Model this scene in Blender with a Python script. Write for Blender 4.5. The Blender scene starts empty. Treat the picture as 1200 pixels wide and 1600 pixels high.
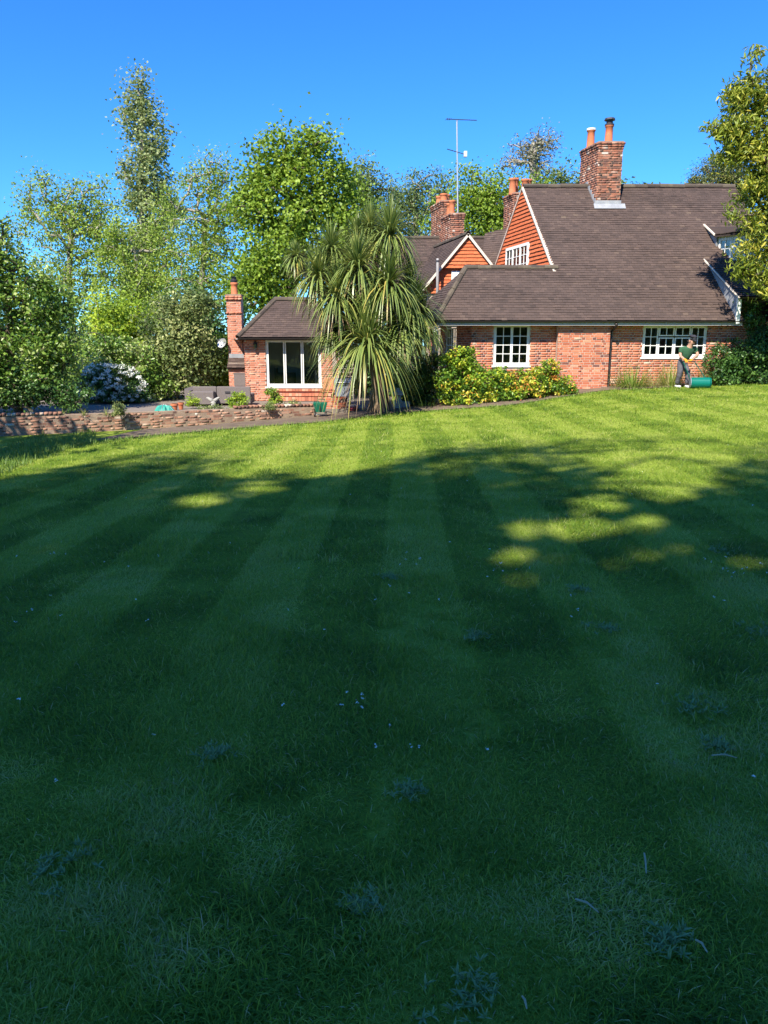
import bpy, bmesh, math, random
import numpy as np
from mathutils import Vector, Matrix, Euler

random.seed(7)
rng = np.random.default_rng(11)
R = math.radians
scn = bpy.context.scene
COL = scn.collection

# ------------------------------------------------------------------ camera
CZ = 1.65                       # eye height above the lawn
F = 1200.0                      # focal length in photograph pixels (1200 x 1600)
PITCH = math.atan(265 / 1200)
CP, SP = math.cos(PITCH), math.sin(PITCH)
cam = bpy.data.cameras.new('camera')
cam.sensor_fit = 'VERTICAL'
cam.sensor_height = 36
cam.sensor_width = 27
cam.lens = 36 * F / 1600
cam.clip_end = 900
cam_o = bpy.data.objects.new('camera', cam)
cam_o.location = (0, 0, CZ)
cam_o.rotation_euler = (math.pi / 2 - PITCH, 0, 0)
COL.objects.link(cam_o)
scn.camera = cam_o

# ------------------------------------------------------------------ sky, sun, exposure
SUN_AZ, SUN_EL = R(25), R(46)   # the sun stands behind the viewer, 25 degrees to the left
L = np.array([-math.sin(SUN_AZ) * math.cos(SUN_EL), -math.cos(SUN_AZ) * math.cos(SUN_EL), math.sin(SUN_EL)])
world = bpy.data.worlds.new('World')
scn.world = world
world.use_nodes = True
wn, wl = world.node_tree.nodes, world.node_tree.links
bg = wn['Background']
sky = wn.new('ShaderNodeTexSky')
sky.sky_type = 'NISHITA'
sky.sun_disc = False
sky.sun_elevation = SUN_EL
sky.sun_rotation = math.atan2(L[0], L[1])
sky.altitude = 60
sky.air_density = 1.0
sky.dust_density = 0.15
sky.ozone_density = 4.0
hs = wn.new('ShaderNodeHueSaturation')
hs.inputs['Saturation'].default_value = 1.2
wl.new(sky.outputs['Color'], hs.inputs['Color'])
grade = wn.new('ShaderNodeMix'); grade.data_type = 'RGBA'; grade.blend_type = 'MULTIPLY'   # clear polarised blue of the whole sky
grade.inputs[0].default_value = 1.0
grade.inputs[7].default_value = (.38, .79, 1.25, 1)
wl.new(hs.outputs['Color'], grade.inputs[6])
wl.new(grade.outputs[2], bg.inputs['Color'])
bg.inputs['Strength'].default_value = 0.075
sl = bpy.data.lights.new('sun', 'SUN')
sl.energy = 3.6
sl.angle = R(0.5)
sl.color = (1.0, 0.93, 0.80)
sun_o = bpy.data.objects.new('sun', sl)
sun_o.rotation_euler = Vector(L).to_track_quat('Z', 'Y').to_euler()
sun_o.location = (-10, -20, 30)
COL.objects.link(sun_o)
vs = scn.view_settings
vs.view_transform = 'Standard'
vs.look = 'None'
vs.gamma = 1
vs.exposure = 1.5
vs.use_curve_mapping = False

# ------------------------------------------------------------------ pixel <-> world
def ray(px, py):
    u = (px - 600) / F
    w = (800 - py) / F
    return u, CP + w * SP, -SP + w * CP

def at(px, py, Y):
    u, dy, dz = ray(px, py)
    t = Y / dy
    return Vector((u * t, Y, CZ + dz * t))

def pix(P):
    d = P[1] * CP - (P[2] - CZ) * SP
    h = P[1] * SP + (P[2] - CZ) * CP
    return 600 + F * P[0] / d, 800 - F * h / d

# ------------------------------------------------------------------ terrain
ZX = [-30, -14, -10, -6.3, -1.07, .37, 1.87, 3.77, 6.9, 12.1, 20, 40]
ZZ = [-1.0, -.95, -.885, -.76, -.50, -.36, -.25, -.10, .22, .42, .5, .5]
def gz(x, y):
    s = np.clip(np.asarray(y, float) / 22.3, 0, 1)
    s = s * (0.55 + 0.45 * s)
    return np.interp(x, ZX, ZZ) * s

def on_ground(px, py):
    u, dy, dz = ray(px, py)
    t = 5.0
    for _ in range(60):
        z = float(gz(u * t, dy * t))
        t = t * .5 + .5 * (z - CZ) / dz
    return Vector((u * t, dy * t, CZ + dz * t))

# ------------------------------------------------------------------ noise
_tab = rng.random((64, 64))
def vnoise(x, y, s):
    x = np.asarray(x) * s; y = np.asarray(y) * s
    xi = np.floor(x).astype(int); yi = np.floor(y).astype(int)
    fx = x - xi; fy = y - yi
    fx = fx * fx * (3 - 2 * fx); fy = fy * fy * (3 - 2 * fy)
    a = _tab[xi % 64, yi % 64]; b = _tab[(xi + 1) % 64, yi % 64]
    c = _tab[xi % 64, (yi + 1) % 64]; d = _tab[(xi + 1) % 64, (yi + 1) % 64]
    return (a * (1 - fx) + b * fx) * (1 - fy) + (c * (1 - fx) + d * fx) * fy

# ------------------------------------------------------------------ materials
def mat(name, cols, attr=True, noise=(6, .3), rough=.8, bump=None, trans=0.0, spec=.3, metal=0, noise2=None, scale_z=1.0, tcol=None):
    m = bpy.data.materials.new(name)
    m.use_nodes = True
    nt = m.node_tree; N = nt.nodes; K = nt.links
    b = N['Principled BSDF']
    ramp = N.new('ShaderNodeValToRGB')
    e = ramp.color_ramp.elements
    for i, (p, c) in enumerate(cols):
        if i < 2:
            el = e[i]; el.position = p
        else:
            el = e.new(p)
        el.color = (*c, 1)
    tc = N.new('ShaderNodeNewGeometry')
    mp = N.new('ShaderNodeVectorMath'); mp.operation = 'MULTIPLY'
    mp.inputs[1].default_value = (1, 1, scale_z)
    K.new(tc.outputs['Position'], mp.inputs[0])
    val = None
    if attr:
        a = N.new('ShaderNodeAttribute'); a.attribute_name = 'tint'
        val = a.outputs['Fac']
    def addn(val, sc, am, det=4):
        n = N.new('ShaderNodeTexNoise'); n.inputs['Scale'].default_value = sc
        n.inputs['Detail'].default_value = det
        K.new(mp.outputs[0], n.inputs['Vector'])
        s = N.new('ShaderNodeMath'); s.operation = 'MULTIPLY_ADD'
        K.new(n.outputs['Fac'], s.inputs[0]); s.inputs[1].default_value = am
        if val is None:
            s.inputs[2].default_value = .5 - am * .5
        else:
            s.inputs[2].default_value = -am * .5
            q = N.new('ShaderNodeMath'); q.operation = 'ADD'
            K.new(s.outputs[0], q.inputs[0]); K.new(val, q.inputs[1])
            return q.outputs[0]
        return s.outputs[0]
    if noise: val = addn(val, *noise)
    if noise2: val = addn(val, *noise2)
    if val is not None:
        K.new(val, ramp.inputs['Fac'])
    K.new(ramp.outputs['Color'], b.inputs['Base Color'])
    b.inputs['Roughness'].default_value = rough
    b.inputs['Specular IOR Level'].default_value = spec
    b.inputs['Metallic'].default_value = metal
    if bump:
        n = N.new('ShaderNodeTexNoise'); n.inputs['Scale'].default_value = bump[0]; n.inputs['Detail'].default_value = 5
        K.new(mp.outputs[0], n.inputs['Vector'])
        bp = N.new('ShaderNodeBump'); bp.inputs['Strength'].default_value = bump[1]; bp.inputs['Distance'].default_value = bump[2] if len(bump) > 2 else .02
        K.new(n.outputs['Fac'], bp.inputs['Height']); K.new(bp.outputs['Normal'], b.inputs['Normal'])
    if trans:
        t = N.new('ShaderNodeBsdfTranslucent')
        hsn = N.new('ShaderNodeHueSaturation')
        hsn.inputs['Value'].default_value = 1.35
        hsn.inputs['Hue'].default_value = .485
        K.new(ramp.outputs['Color'], hsn.inputs['Color'])
        K.new(hsn.outputs['Color'], t.inputs['Color'])
        mx = N.new('ShaderNodeMixShader'); mx.inputs[0].default_value = trans
        K.new(b.outputs[0], mx.inputs[1]); K.new(t.outputs[0], mx.inputs[2])
        K.new(mx.outputs[0], N['Material Output'].inputs['Surface'])
    return m

def leafmat(name, dark, mid, bright, extra=None, trans=.38, rough=.5):
    cols = [(0, dark), (.45, mid), (.85, bright)]
    if extra: cols.append((1.0, extra))
    return mat(name, cols, noise=None, trans=trans, rough=rough, spec=.35)

M = {}
M['brick'] = mat('brick', [(0, (.13, .05, .045)), (.16, (.21, .075, .05)), (.3, (.38, .105, .055)), (.6, (.47, .15, .075)), (.85, (.56, .24, .14)), (1, (.55, .36, .26))], noise=(14, .28), noise2=(1.1, .22), rough=.9, bump=(60, .5, .01))
M['brick_pale'] = mat('brick_pale', [(0, (.30, .11, .07)), (.3, (.46, .16, .095)), (.7, (.54, .215, .13)), (1, (.60, .33, .22))], noise=(14, .25), noise2=(1.3, .2), rough=.9, bump=(60, .5, .01))
M['brick_old'] = mat('brick_old', [(0, (.07, .05, .045)), (.3, (.20, .10, .07)), (.55, (.33, .17, .11)), (.8, (.42, .27, .19)), (1, (.55, .48, .40))], noise=(9, .5), noise2=(1.7, .5), rough=.95, bump=(40, .7, .015))
M['brick_stack'] = mat('brick_stack', [(0, (.07, .05, .045)), (.25, (.17, .085, .065)), (.5, (.30, .115, .07)), (.75, (.38, .18, .12)), (1, (.5, .44, .38))], noise=(7, .6), noise2=(1.4, .55), rough=.95, bump=(40, .7, .015))
M['mortar'] = mat('mortar', [(0, (.38, .29, .23)), (1, (.56, .46, .38))], attr=False, noise=(8, .9), rough=.95, bump=(70, .4, .01))
M['mortar_old'] = mat('mortar_old', [(0, (.17, .115, .08)), (1, (.38, .28, .20))], attr=False, noise=(5, 1.2), rough=.95, bump=(40, .6, .02))
M['tile'] = mat('roof_tile', [(0, (.032, .024, .021)), (.35, (.064, .045, .039)), (.65, (.092, .063, .053)), (.9, (.125, .09, .068)), (1, (.16, .14, .10))], noise=(3, .32), noise2=(.55, .38), rough=.85, bump=(50, .4, .01), spec=.25)
M['ridge'] = mat('ridge_tile', [(0, (.05, .038, .033)), (.5, (.10, .078, .058)), (.8, (.15, .125, .085)), (1, (.22, .20, .15))], noise=(5, .6), noise2=(20, .3), rough=.9, bump=(40, .5, .01))
M['hung'] = mat('hung_tile', [(0, (.34, .085, .035)), (.5, (.52, .125, .045)), (1, (.60, .18, .075))], noise=(4, .3), rough=.8, bump=(50, .3, .005))
M['white'] = mat('white_paint', [(0, (.66, .65, .61)), (1, (.80, .80, .77))], attr=False, noise=(5, .6), rough=.45)
M['cream'] = mat('cream_board', [(0, (.52, .44, .36)), (1, (.70, .62, .52))], attr=False, noise=(6, .8), rough=.6)
M['gutter'] = mat('gutter_paint', [(0, (.02, .017, .016)), (1, (.035, .03, .028))], attr=False, noise=(6, .6), rough=.4)
M['fascia'] = mat('fascia_grey', [(0, (.28, .26, .25)), (1, (.42, .40, .38))], attr=False, noise=(6, .8), rough=.5)
M['lead'] = mat('lead_sheet', [(0, (.16, .17, .19)), (.5, (.30, .31, .33)), (1, (.46, .46, .46))], attr=False, noise=(5, 1.0), rough=.6, metal=.2)
M['pot'] = mat('terracotta_pot', [(0, (.30, .09, .045)), (.6, (.50, .16, .07)), (1, (.55, .30, .18))], attr=False, noise=(6, .9), rough=.8)
M['metal_dark'] = mat('dark_metal', [(0, (.02, .02, .025)), (1, (.06, .055, .06))], attr=False, noise=(8, .8), rough=.5)
M['alu'] = mat('aluminium', [(0, (.42, .43, .44)), (1, (.6, .6, .6))], attr=False, noise=(8, .8), rough=.4, metal=.6)
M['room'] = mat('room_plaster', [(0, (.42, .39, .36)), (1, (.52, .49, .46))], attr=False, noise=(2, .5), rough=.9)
M['room_dark'] = mat('room_dark', [(0, (.05, .045, .04)), (1, (.09, .08, .075))], attr=False, noise=(2, .5), rough=.9)  # darkness of an unlit interior put into the colour
M['bark'] = mat('bark', [(0, (.05, .038, .028)), (1, (.17, .135, .10))], attr=False, noise=(6, 1.2), rough=.95, bump=(25, .8, .03), scale_z=.3)
M['bark_pale'] = mat('bark_pale', [(0, (.14, .12, .09)), (1, (.42, .38, .32))], attr=False, noise=(5, 1.2), rough=.9, bump=(25, .6, .02), scale_z=.4)
M['paving'] = mat('paving_stone', [(0, (.13, .105, .08)), (.5, (.20, .165, .135)), (1, (.30, .26, .22))], noise=(5, .4), noise2=(.8, .3), rough=.9, bump=(30, .5, .01))
M['stone'] = mat('carved_stone', [(0, (.20, .19, .17)), (1, (.42, .40, .36))], attr=False, noise=(10, 1.2), rough=.95, bump=(30, .6, .01))
M['soil'] = mat('soil', [(0, (.07, .048, .032)), (1, (.22, .165, .115))], attr=False, noise=(3, 1.2), rough=1, bump=(12, .9, .05))
M['rattan'] = mat('grey_rattan', [(0, (.115, .095, .09)), (1, (.20, .17, .16))], attr=False, noise=(30, 1), rough=.8, bump=(90, .8, .01), scale_z=4)

def glass_mat():
    m = bpy.data.materials.new('window_glass'); m.use_nodes = True
    N = m.node_tree.nodes; K = m.node_tree.links
    for n in list(N):
        if n.type == 'BSDF_PRINCIPLED': N.remove(n)
    g = N.new('ShaderNodeBsdfGlossy'); g.inputs['Roughness'].default_value = .015
    t = N.new('ShaderNodeBsdfTransparent'); t.inputs['Color'].default_value = (.80, .84, .82, 1)
    fr = N.new('ShaderNodeFresnel'); fr.inputs['IOR'].default_value = 1.5
    ad = N.new('ShaderNodeMath'); ad.operation = 'ADD'; ad.inputs[1].default_value = .02
    K.new(fr.outputs[0], ad.inputs[0])
    nz = N.new('ShaderNodeTexNoise'); nz.inputs['Scale'].default_value = 1.5
    bp = N.new('ShaderNodeBump'); bp.inputs['Strength'].default_value = .06; bp.inputs['Distance'].default_value = .05
    K.new(nz.outputs['Fac'], bp.inputs['Height']); K.new(bp.outputs[0], g.inputs['Normal'])
    mx = N.new('ShaderNodeMixShader')
    K.new(ad.outputs[0], mx.inputs[0]); K.new(t.outputs[0], mx.inputs[1]); K.new(g.outputs[0], mx.inputs[2])
    K.new(mx.outputs[0], N['Material Output'].inputs['Surface'])
    return m
M['glass'] = glass_mat()

# ------------------------------------------------------------------ object helpers
def tag(o, label=None, cat=None, group=None, kind=None):
    if label: o['label'] = label
    if cat: o['category'] = cat
    if group: o['group'] = group
    if kind: o['kind'] = kind
    return o

def link(o, parent=None):
    COL.objects.link(o)
    if parent is not None:
        o.parent = parent
        if parent.type == 'EMPTY':
            o.matrix_parent_inverse = Matrix.Translation(-parent.location)
    return o

def thing(name, label, cat, loc, group=None):
    o = bpy.data.objects.new(name, None)
    o.empty_display_size = .2
    o.location = loc
    COL.objects.link(o)
    return tag(o, label, cat, group)

def mesh_np(name, v, f, material, parent=None, tint=None, smooth=False):
    """v (n,3); f (m,k) all of one size; tint per face"""
    me = bpy.data.meshes.new(name)
    v = np.asarray(v, np.float32); f = np.asarray(f, np.int32)
    m, k = f.shape
    me.vertices.add(len(v)); me.vertices.foreach_set('co', v.ravel())
    me.loops.add(m * k); me.loops.foreach_set('vertex_index', f.ravel())
    me.polygons.add(m)
    me.polygons.foreach_set('loop_start', np.arange(0, m * k, k, dtype=np.int32))
    me.polygons.foreach_set('loop_total', np.full(m, k, np.int32))
    if smooth: me.polygons.foreach_set('use_smooth', np.ones(m, bool))
    if tint is not None:
        a = me.attributes.new('tint', 'FLOAT', 'FACE')
        a.data.foreach_set('value', np.asarray(tint, np.float32))
    me.update(calc_edges=True)
    me.materials.append(material)
    return link(bpy.data.objects.new(name, me), parent)

class MB:
    def __init__(s): s.v = []; s.f = []; s.t = []
    def face(s, pts, t=.5):
        n = len(s.v); s.v += [tuple(p) for p in pts]; s.f.append(tuple(range(n, n + len(pts)))); s.t.append(t)
    def add(s, v, f, t=.5):
        n = len(s.v); s.v += [tuple(p) for p in v]
        for q in f: s.f.append(tuple(i + n for i in q)); s.t.append(t)
    def box(s, x0, x1, y0, y1, z0, z1, t=.5):
        v = [(x, y, z) for z in (z0, z1) for y in (y0, y1) for x in (x0, x1)]
        s.add(v, [(0, 2, 3, 1), (4, 5, 7, 6), (0, 1, 5, 4), (2, 6, 7, 3), (0, 4, 6, 2), (1, 3, 7, 5)], t)
    def obox(s, o, a, b, c, t=.5):
        """box spanned from corner o by vectors a, b, c"""
        o = Vector(o); a = Vector(a); b = Vector(b); c = Vector(c)
        v = [o + a * i + b * j + c * k for k in (0, 1) for j in (0, 1) for i in (0, 1)]
        f = [(0, 2, 3, 1), (4, 5, 7, 6), (0, 1, 5, 4), (2, 6, 7, 3), (0, 4, 6, 2), (1, 3, 7, 5)]
        if a.cross(b).dot(c) < 0: f = [q[::-1] for q in f]
        s.add(v, f, t)
    def prism(s, pts, d, t=.5):
        """polygon extruded by vector d"""
        d = Vector(d); n = len(pts); a = [Vector(p) for p in pts]; b = [p + d for p in a]
        s.add(a + b, [tuple(range(n)), tuple(range(2 * n - 1, n - 1, -1))] + [(i, i + n, (i + 1) % n + n, (i + 1) % n) for i in range(n)], t)
    def tube(s, pts, rad, n=8, t=.5, cap=True):
        pts = [Vector(p) for p in pts]
        if not hasattr(rad, '__len__'): rad = [rad] * len(pts)
        base = len(s.v); up = None
        for i, p in enumerate(pts):
            d = (pts[min(i + 1, len(pts) - 1)] - pts[max(i - 1, 0)])
            if d.length < 1e-9: d = Vector((0, 0, 1))
            d.normalize()
            if up is None:
                up = d.orthogonal().normalized()
            else:
                up = (up - d * up.dot(d))
                up = up.normalized() if up.length > 1e-6 else d.orthogonal().normalized()
            sd = d.cross(up)
            for k in range(n):
                a = 2 * math.pi * k / n
                s.v.append(tuple(p + (up * math.cos(a) + sd * math.sin(a)) * rad[i]))
        for i in range(len(pts) - 1):
            for k in range(n):
                a = base + i * n + k; b = base + i * n + (k + 1) % n
                s.f.append((a, b, b + n, a + n)); s.t.append(t)
        if cap:
            s.f.append(tuple(base + k for k in range(n))[::-1]); s.t.append(t)
            e = base + (len(pts) - 1) * n
            s.f.append(tuple(e + k for k in range(n))); s.t.append(t)
    def lathe(s, o, prof, n=14, t=.5):
        """profile of (r, z) round the vertical through o"""
        s.tube([Vector(o) + Vector((0, 0, z)) for r, z in prof], [max(r, .001) for r, z in prof], n, t)
    def build(s, name, material, parent=None, smooth=False, kind=None):
        me = bpy.data.meshes.new(name)
        me.from_pydata(s.v, [], s.f)
        a = me.attributes.new('tint', 'FLOAT', 'FACE')
        a.data.foreach_set('value', np.array(s.t, np.float32))
        if smooth: me.polygons.foreach_set('use_smooth', np.ones(len(s.f), bool))
        me.materials.append(material)
        me.update()
        o = link(bpy.data.objects.new(name, me), parent)
        if kind: o['kind'] = kind
        return o

SK = -0.24      # the house's depth lines lean to the left by this much per metre
def dv(k): return Vector((SK * k, k, 0))

# ------------------------------------------------------------------ brickwork
_bmesh = {}
def brick_mesh(mk, variant):
    key = (mk, variant)
    if key not in _bmesh:
        b = MB(); r = random.Random(variant)
        j = lambda: r.uniform(-.002, .002)
        v = [(x + j(), y + j(), z + j()) for z in (-.5, .5) for y in (-.5, .5) for x in (-.5, .5)]
        me = bpy.data.meshes.new('brick')
        me.from_pydata(v, [], [(0, 2, 3, 1), (4, 5, 7, 6), (0, 1, 5, 4), (2, 6, 7, 3), (0, 4, 6, 2), (1, 3, 7, 5)])
        a = me.attributes.new('tint', 'FLOAT', 'FACE')
        a.data.foreach_set('value', np.full(6, variant / 15.0, np.float32))
        me.materials.append(M[mk]); me.update()
        _bmesh[key] = me
    return _bmesh[key]

class Brickwork:
    """bricks of one thing or part: the largest in view as objects of their own, the others joined"""
    def __init__(s, mk, parent, limit=300): s.mk = mk; s.parent = parent; s.single = []; s.rest = []; s.limit = limit
    def wall(s, o, du, Ln, z0, z1, openings=(), course=.075, blen=.225, prio=1, depth=.05, proud=.006, zfun=None, rough=0.0):
        """bricks on the face of a wall from o along unit vector du, outward normal to the right of du"""
        o = Vector((o[0], o[1], 0)); du = Vector(du).normalized(); dn = Vector((du.y, -du.x, 0))
        r = random.Random(int(o[0] * 100) + int(z0 * 77))
        ang = math.atan2(du.y, du.x)
        n = int((z1 - z0) / course)
        for i in range(n):
            za = z0 + i * course; x = -r.uniform(0, .02) - (blen * .75 if i % 2 else 0)
            head = i % 2 == 0
            while x < Ln:
                ln = (blen * .5 if head else blen)
                a, b = max(x + .007, 0), min(x + ln - .007, Ln)
                x += ln; head = not head
                if b - a < .03: continue
                if any(a < oo[1] and b > oo[0] and za + course > oo[2] and za < oo[3] for oo in openings):
                    # trim against the opening
                    done = True
                    for oo in openings:
                        if a < oo[1] and b > oo[0] and za + course > oo[2] and za < oo[3]:
                            if a < oo[0] - .03: b = oo[0]
                            elif b > oo[1] + .03: a = oo[1]
                            else: done = False
                    if not done or b - a < .03: continue
                zc = za + course / 2
                if zfun and not zfun((a + b) / 2, zc): continue
                t = min(max(r.gauss(.52, .19) - (.16 if ln < blen * .8 else 0) * r.random(), 0), 1)
                pr = proud + r.uniform(-.003, .004) + rough * r.uniform(-1, 1)
                c = Vector(o) + du * ((a + b) / 2) + dn * (pr - depth / 2); c.z = zc + rough * r.uniform(-.4, .4)
                rot = rough * r.uniform(-2, 2)
                rec = (c, ang + rot, (b - a, depth, course - .016), t)
                if prio and len(s.single) < s.limit and r.random() < prio: s.single.append(rec)
                else: s.rest.append(rec)
    def build(s):
        for c, ang, sc, t in s.single:
            o = bpy.data.objects.new('brick', brick_mesh(s.mk, int(t * 15)))
            o.location = c; o.rotation_euler = (0, 0, ang); o.scale = sc
            link(o, s.parent)
        if s.rest:
            V = []; Fc = []; T = []
            cube = np.array([(x, y, z) for z in (-.5, .5) for y in (-.5, .5) for x in (-.5, .5)])
            fq = np.array([(0, 2, 3, 1), (4, 5, 7, 6), (0, 1, 5, 4), (0, 4, 6, 2), (1, 3, 7, 5)])
            for c, ang, sc, t in s.rest:
                p = cube * np.array(sc); ca, sa = math.cos(ang), math.sin(ang)
                q = np.stack([p[:, 0] * ca - p[:, 1] * sa + c.x, p[:, 0] * sa + p[:, 1] * ca + c.y, p[:, 2] + c.z], 1)
                Fc.append(fq + 8 * len(V)); V.append(q); T.append(np.full(5, t))
            o = mesh_np('brickwork', np.concatenate(V), np.concatenate(Fc), M[s.mk], s.parent, np.concatenate(T))
            o['kind'] = 'stuff'

def backing(mb, o, du, Ln, z0, z1, openings=(), th=.22):
    """mortar-coloured wall body with real openings"""
    du = Vector(du).normalized(); dn = Vector((du.y, -du.x, 0)); o = Vector((o[0], o[1], 0))
    xs = sorted({0, Ln, *[q for oo in openings for q in oo[:2]]}); zs = sorted({z0, z1, *[min(max(q, z0), z1) for oo in openings for q in oo[2:4]]})
    for i in range(len(xs) - 1):
        for j in range(len(zs) - 1):
            cx = (xs[i] + xs[i + 1]) / 2; cz = (zs[j] + zs[j + 1]) / 2
            if any(oo[0] < cx < oo[1] and oo[2] < cz < oo[3] for oo in openings): continue
            mb.obox(o + du * xs[i] + Vector((0, 0, zs[j])), du * (xs[i + 1] - xs[i]), -dn * th, Vector((0, 0, zs[j + 1] - zs[j])))

# ------------------------------------------------------------------ roof tiles
def tiles(mb, P, U, Vv, rows, gauge=.105, tw=.168, lift=.018, left=None, right=None, base_t=.5):
    """rows of plain tiles: P origin on the eave, U unit along the eave, Vv unit up the slope, left(v)/right(v) limits"""
    P = Vector(P); U = Vector(U).normalized(); Vv = Vector(Vv).normalized(); Nn = U.cross(Vv).normalized()
    r = random.Random(rows * 31 + int(P.x * 10))
    for i in range(rows):
        v0 = i * gauge; v1 = v0 + gauge * 1.12
        l0, l1, r0, r1 = left(v0), left(v1), right(v0), right(v1)
        u = math.floor(l0 / tw) * tw - (tw / 2 if i % 2 else 0) - tw
        sag = .006 * math.sin(i * .9)
        end = max(r0, r1)
        while u < end:
            a0, a1 = max(u, l0), max(u, l1); b0, b1 = min(u + tw - .003, r0), min(u + tw - .003, r1)
            u += tw
            if b0 - a0 < .01 and b1 - a1 < .01: continue
            b0 = max(b0, a0); b1 = max(b1, a1)
            h = lift + r.uniform(-.003, .004) + .004 * math.sin(u * 1.3 + i * .5); t = min(max(r.gauss(base_t, .085), 0), 1); dvv = r.uniform(-.006, .006)
            p = [P + U * a0 + Vv * (v0 + dvv) + Nn * h, P + U * b0 + Vv * (v0 + dvv) + Nn * (h + r.uniform(-.002, .002)), P + U * b1 + Vv * v1 + Nn * .004, P + U * a1 + Vv * v1 + Nn * .004]
            q = [p[0] - Nn * .016, p[1] - Nn * .016]
            n = len(mb.v); mb.v += [tuple(x) for x in p + q]
            mb.f.append((n, n + 1, n + 2, n + 3)); mb.t.append(t)
            mb.f.append((n + 4, n + 5, n + 1, n)); mb.t.append(t * .8)

def ridge_tiles(parent, a, b, rad=.095, ln=.42, name='ridge_tile'):
    a = Vector(a); b = Vector(b); d = b - a; n = max(1, round(d.length / ln)); d = d / n
    r = random.Random(int(a.x * 50))
    u = d.normalized(); side = u.cross(Vector((0, 0, 1))).normalized(); up = side.cross(u).normalized()
    for i in range(n):
        m = MB(); p0 = a + d * i - u * .02; p1 = a + d * (i + 1) - u * .004; k = 6
        jz = r.uniform(-.008, .008); r0 = rad + .006; r1 = rad - .004
        for rr in (0, -.018):
            for p, q in ((p0, r0 + rr), (p1, r1 + rr)):
                for j in range(k + 1):
                    an = math.pi * (-.08 + 1.16 * j / k)
                    m.v.append(tuple(p + side * math.cos(an) * q + up * (math.sin(an) * q - .03 + jz)))
        K1 = k + 1
        for j in range(k):
            m.f.append((j, j + 1, K1 + j + 1, K1 + j)); m.t.append(r.random())
            m.f.append((j + 1, j, 2 * K1 + j, 2 * K1 + j + 1)); m.t.append(.1)
            m.f.append((K1 + j, K1 + j + 1, 3 * K1 + j + 1, 3 * K1 + j)); m.t.append(.1)
        t = r.uniform(.2, .6); m.t = [t if x > .1 else x for x in m.t]
        m.build(name, M['ridge'], parent, smooth=False)

# ------------------------------------------------------------------ casement window
def window(parent, o, du, w, z0, z1, lights, set_back=.05, fw=.055, name='window', glass='glass', sill=True, bars=.022):
    """o = left end of the opening (on the outer wall plane); lights = [(x0,x1,z0,z1,cols,rows)] in metres inside the opening"""
    du = Vector(du).normalized(); dn = Vector((du.y, -du.x, 0)); o = Vector((o[0], o[1], 0)) - dn * set_back
    Z = Vector((0, 0, 1))
    m = MB()
    def bar(mm, a, b, c, d, out=0.0, th=.05): mm.obox(o + du * a + Z * c + dn * out, du * (b - a), -dn * th, Z * (d - c))
    bar(m, 0, w, z0, z0 + fw, .004, .07); bar(m, 0, w, z1 - fw, z1, .004, .07)
    bar(m, 0, fw, z0 + fw, z1 - fw, .004, .07); bar(m, w - fw, w, z0 + fw, z1 - fw, .004, .07)
    fr = m.build(name, M['white'], parent)
    if sill:
        s = MB(); s.obox(o + du * -.04 + Z * (z0 - .05) + dn * .09, du * (w + .08), -dn * .13, Z * .047); s.build('sill', M['white'], fr)
    for (a, b, c, d, nc, nr) in lights:
        c += z0; d += z0
        s = MB(); sw = .036
        bar(s, a, b, c, c + sw, .016); bar(s, a, b, d - sw, d, .016); bar(s, a, a + sw, c + sw, d - sw, .016); bar(s, b - sw, b, c + sw, d - sw, .016)
        s.build('casement', M['white'], fr)
        ia, ib, ic, id_ = a + sw, b - sw, c + sw, d - sw
        for k in range(1, nc):
            g = MB(); x = ia + (ib - ia) * k / nc; bar(g, x - bars / 2, x + bars / 2, ic, id_, .008, .03); g.build('glazing_bar', M['white'], fr)
        for k in range(1, nr):
            g = MB(); z = ic + (id_ - ic) * k / nr; bar(g, ia, ib, z - bars / 2, z + bars / 2, .0065, .028); g.build('glazing_bar', M['white'], fr)
        for i in range(nc):
            for j in range(nr):
                g = MB(); x0 = ia + (ib - ia) * i / nc; x1 = ia + (ib - ia) * (i + 1) / nc; y0 = ic + (id_ - ic) * j / nr; y1 = ic + (id_ - ic) * (j + 1) / nr
                e = o - dn * .015
                tl = Vector((random.uniform(-.003, .003), random.uniform(-.003, .003), 0))
                g.face([e + du * x0 + Z * y0 + tl, e + du * x1 + Z * y0, e + du * x1 + Z * y1, e + du * x0 + Z * y1 + tl])
                g.build('pane', M[glass], fr)
    return fr

def pot(parent, p, h, r, cowl=None):
    m = MB(); m.lathe(p, [(r * 1.12, -.05), (r * 1.12, .03), (r, .06), (r * .92, h * .6), (r * .9, h - .09), (r * 1.08, h - .07), (r * 1.08, h), (r * .8, h + .003), (r * .78, h - .06)], 14)
    o = m.build('chimney_pot', M['pot'], parent, smooth=True)
    if cowl == 'hat':
        c = MB(); c.lathe(Vector(p) + Vector((0, 0, h)), [(r * 1.15, -.03), (r * 1.15, .01), (r * .8, .015), (r * .8, .12), (r * 1.35, .13), (r * 1.2, .19), (.02, .22)], 14); c.build('cowl', M['metal_dark'], o)
    if cowl == 'rim':
        c = MB(); c.lathe(Vector(p) + Vector((0, 0, h)), [(r * 1.14, -.04), (r * 1.14, .02), (.02, .035)], 14); c.build('cap', M['white'], o)
    if cowl == 'dark':
        c = MB(); c.lathe(Vector(p) + Vector((0, 0, h)), [(r * .9, 0), (r * .9, .05), (r * 1.1, .06), (r * 1.1, .1), (r * .7, .11), (r * .7, .17), (r * 1.05, .18), (.02, .2)], 12); c.build('cowl', M['metal_dark'], o)
    return o

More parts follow.
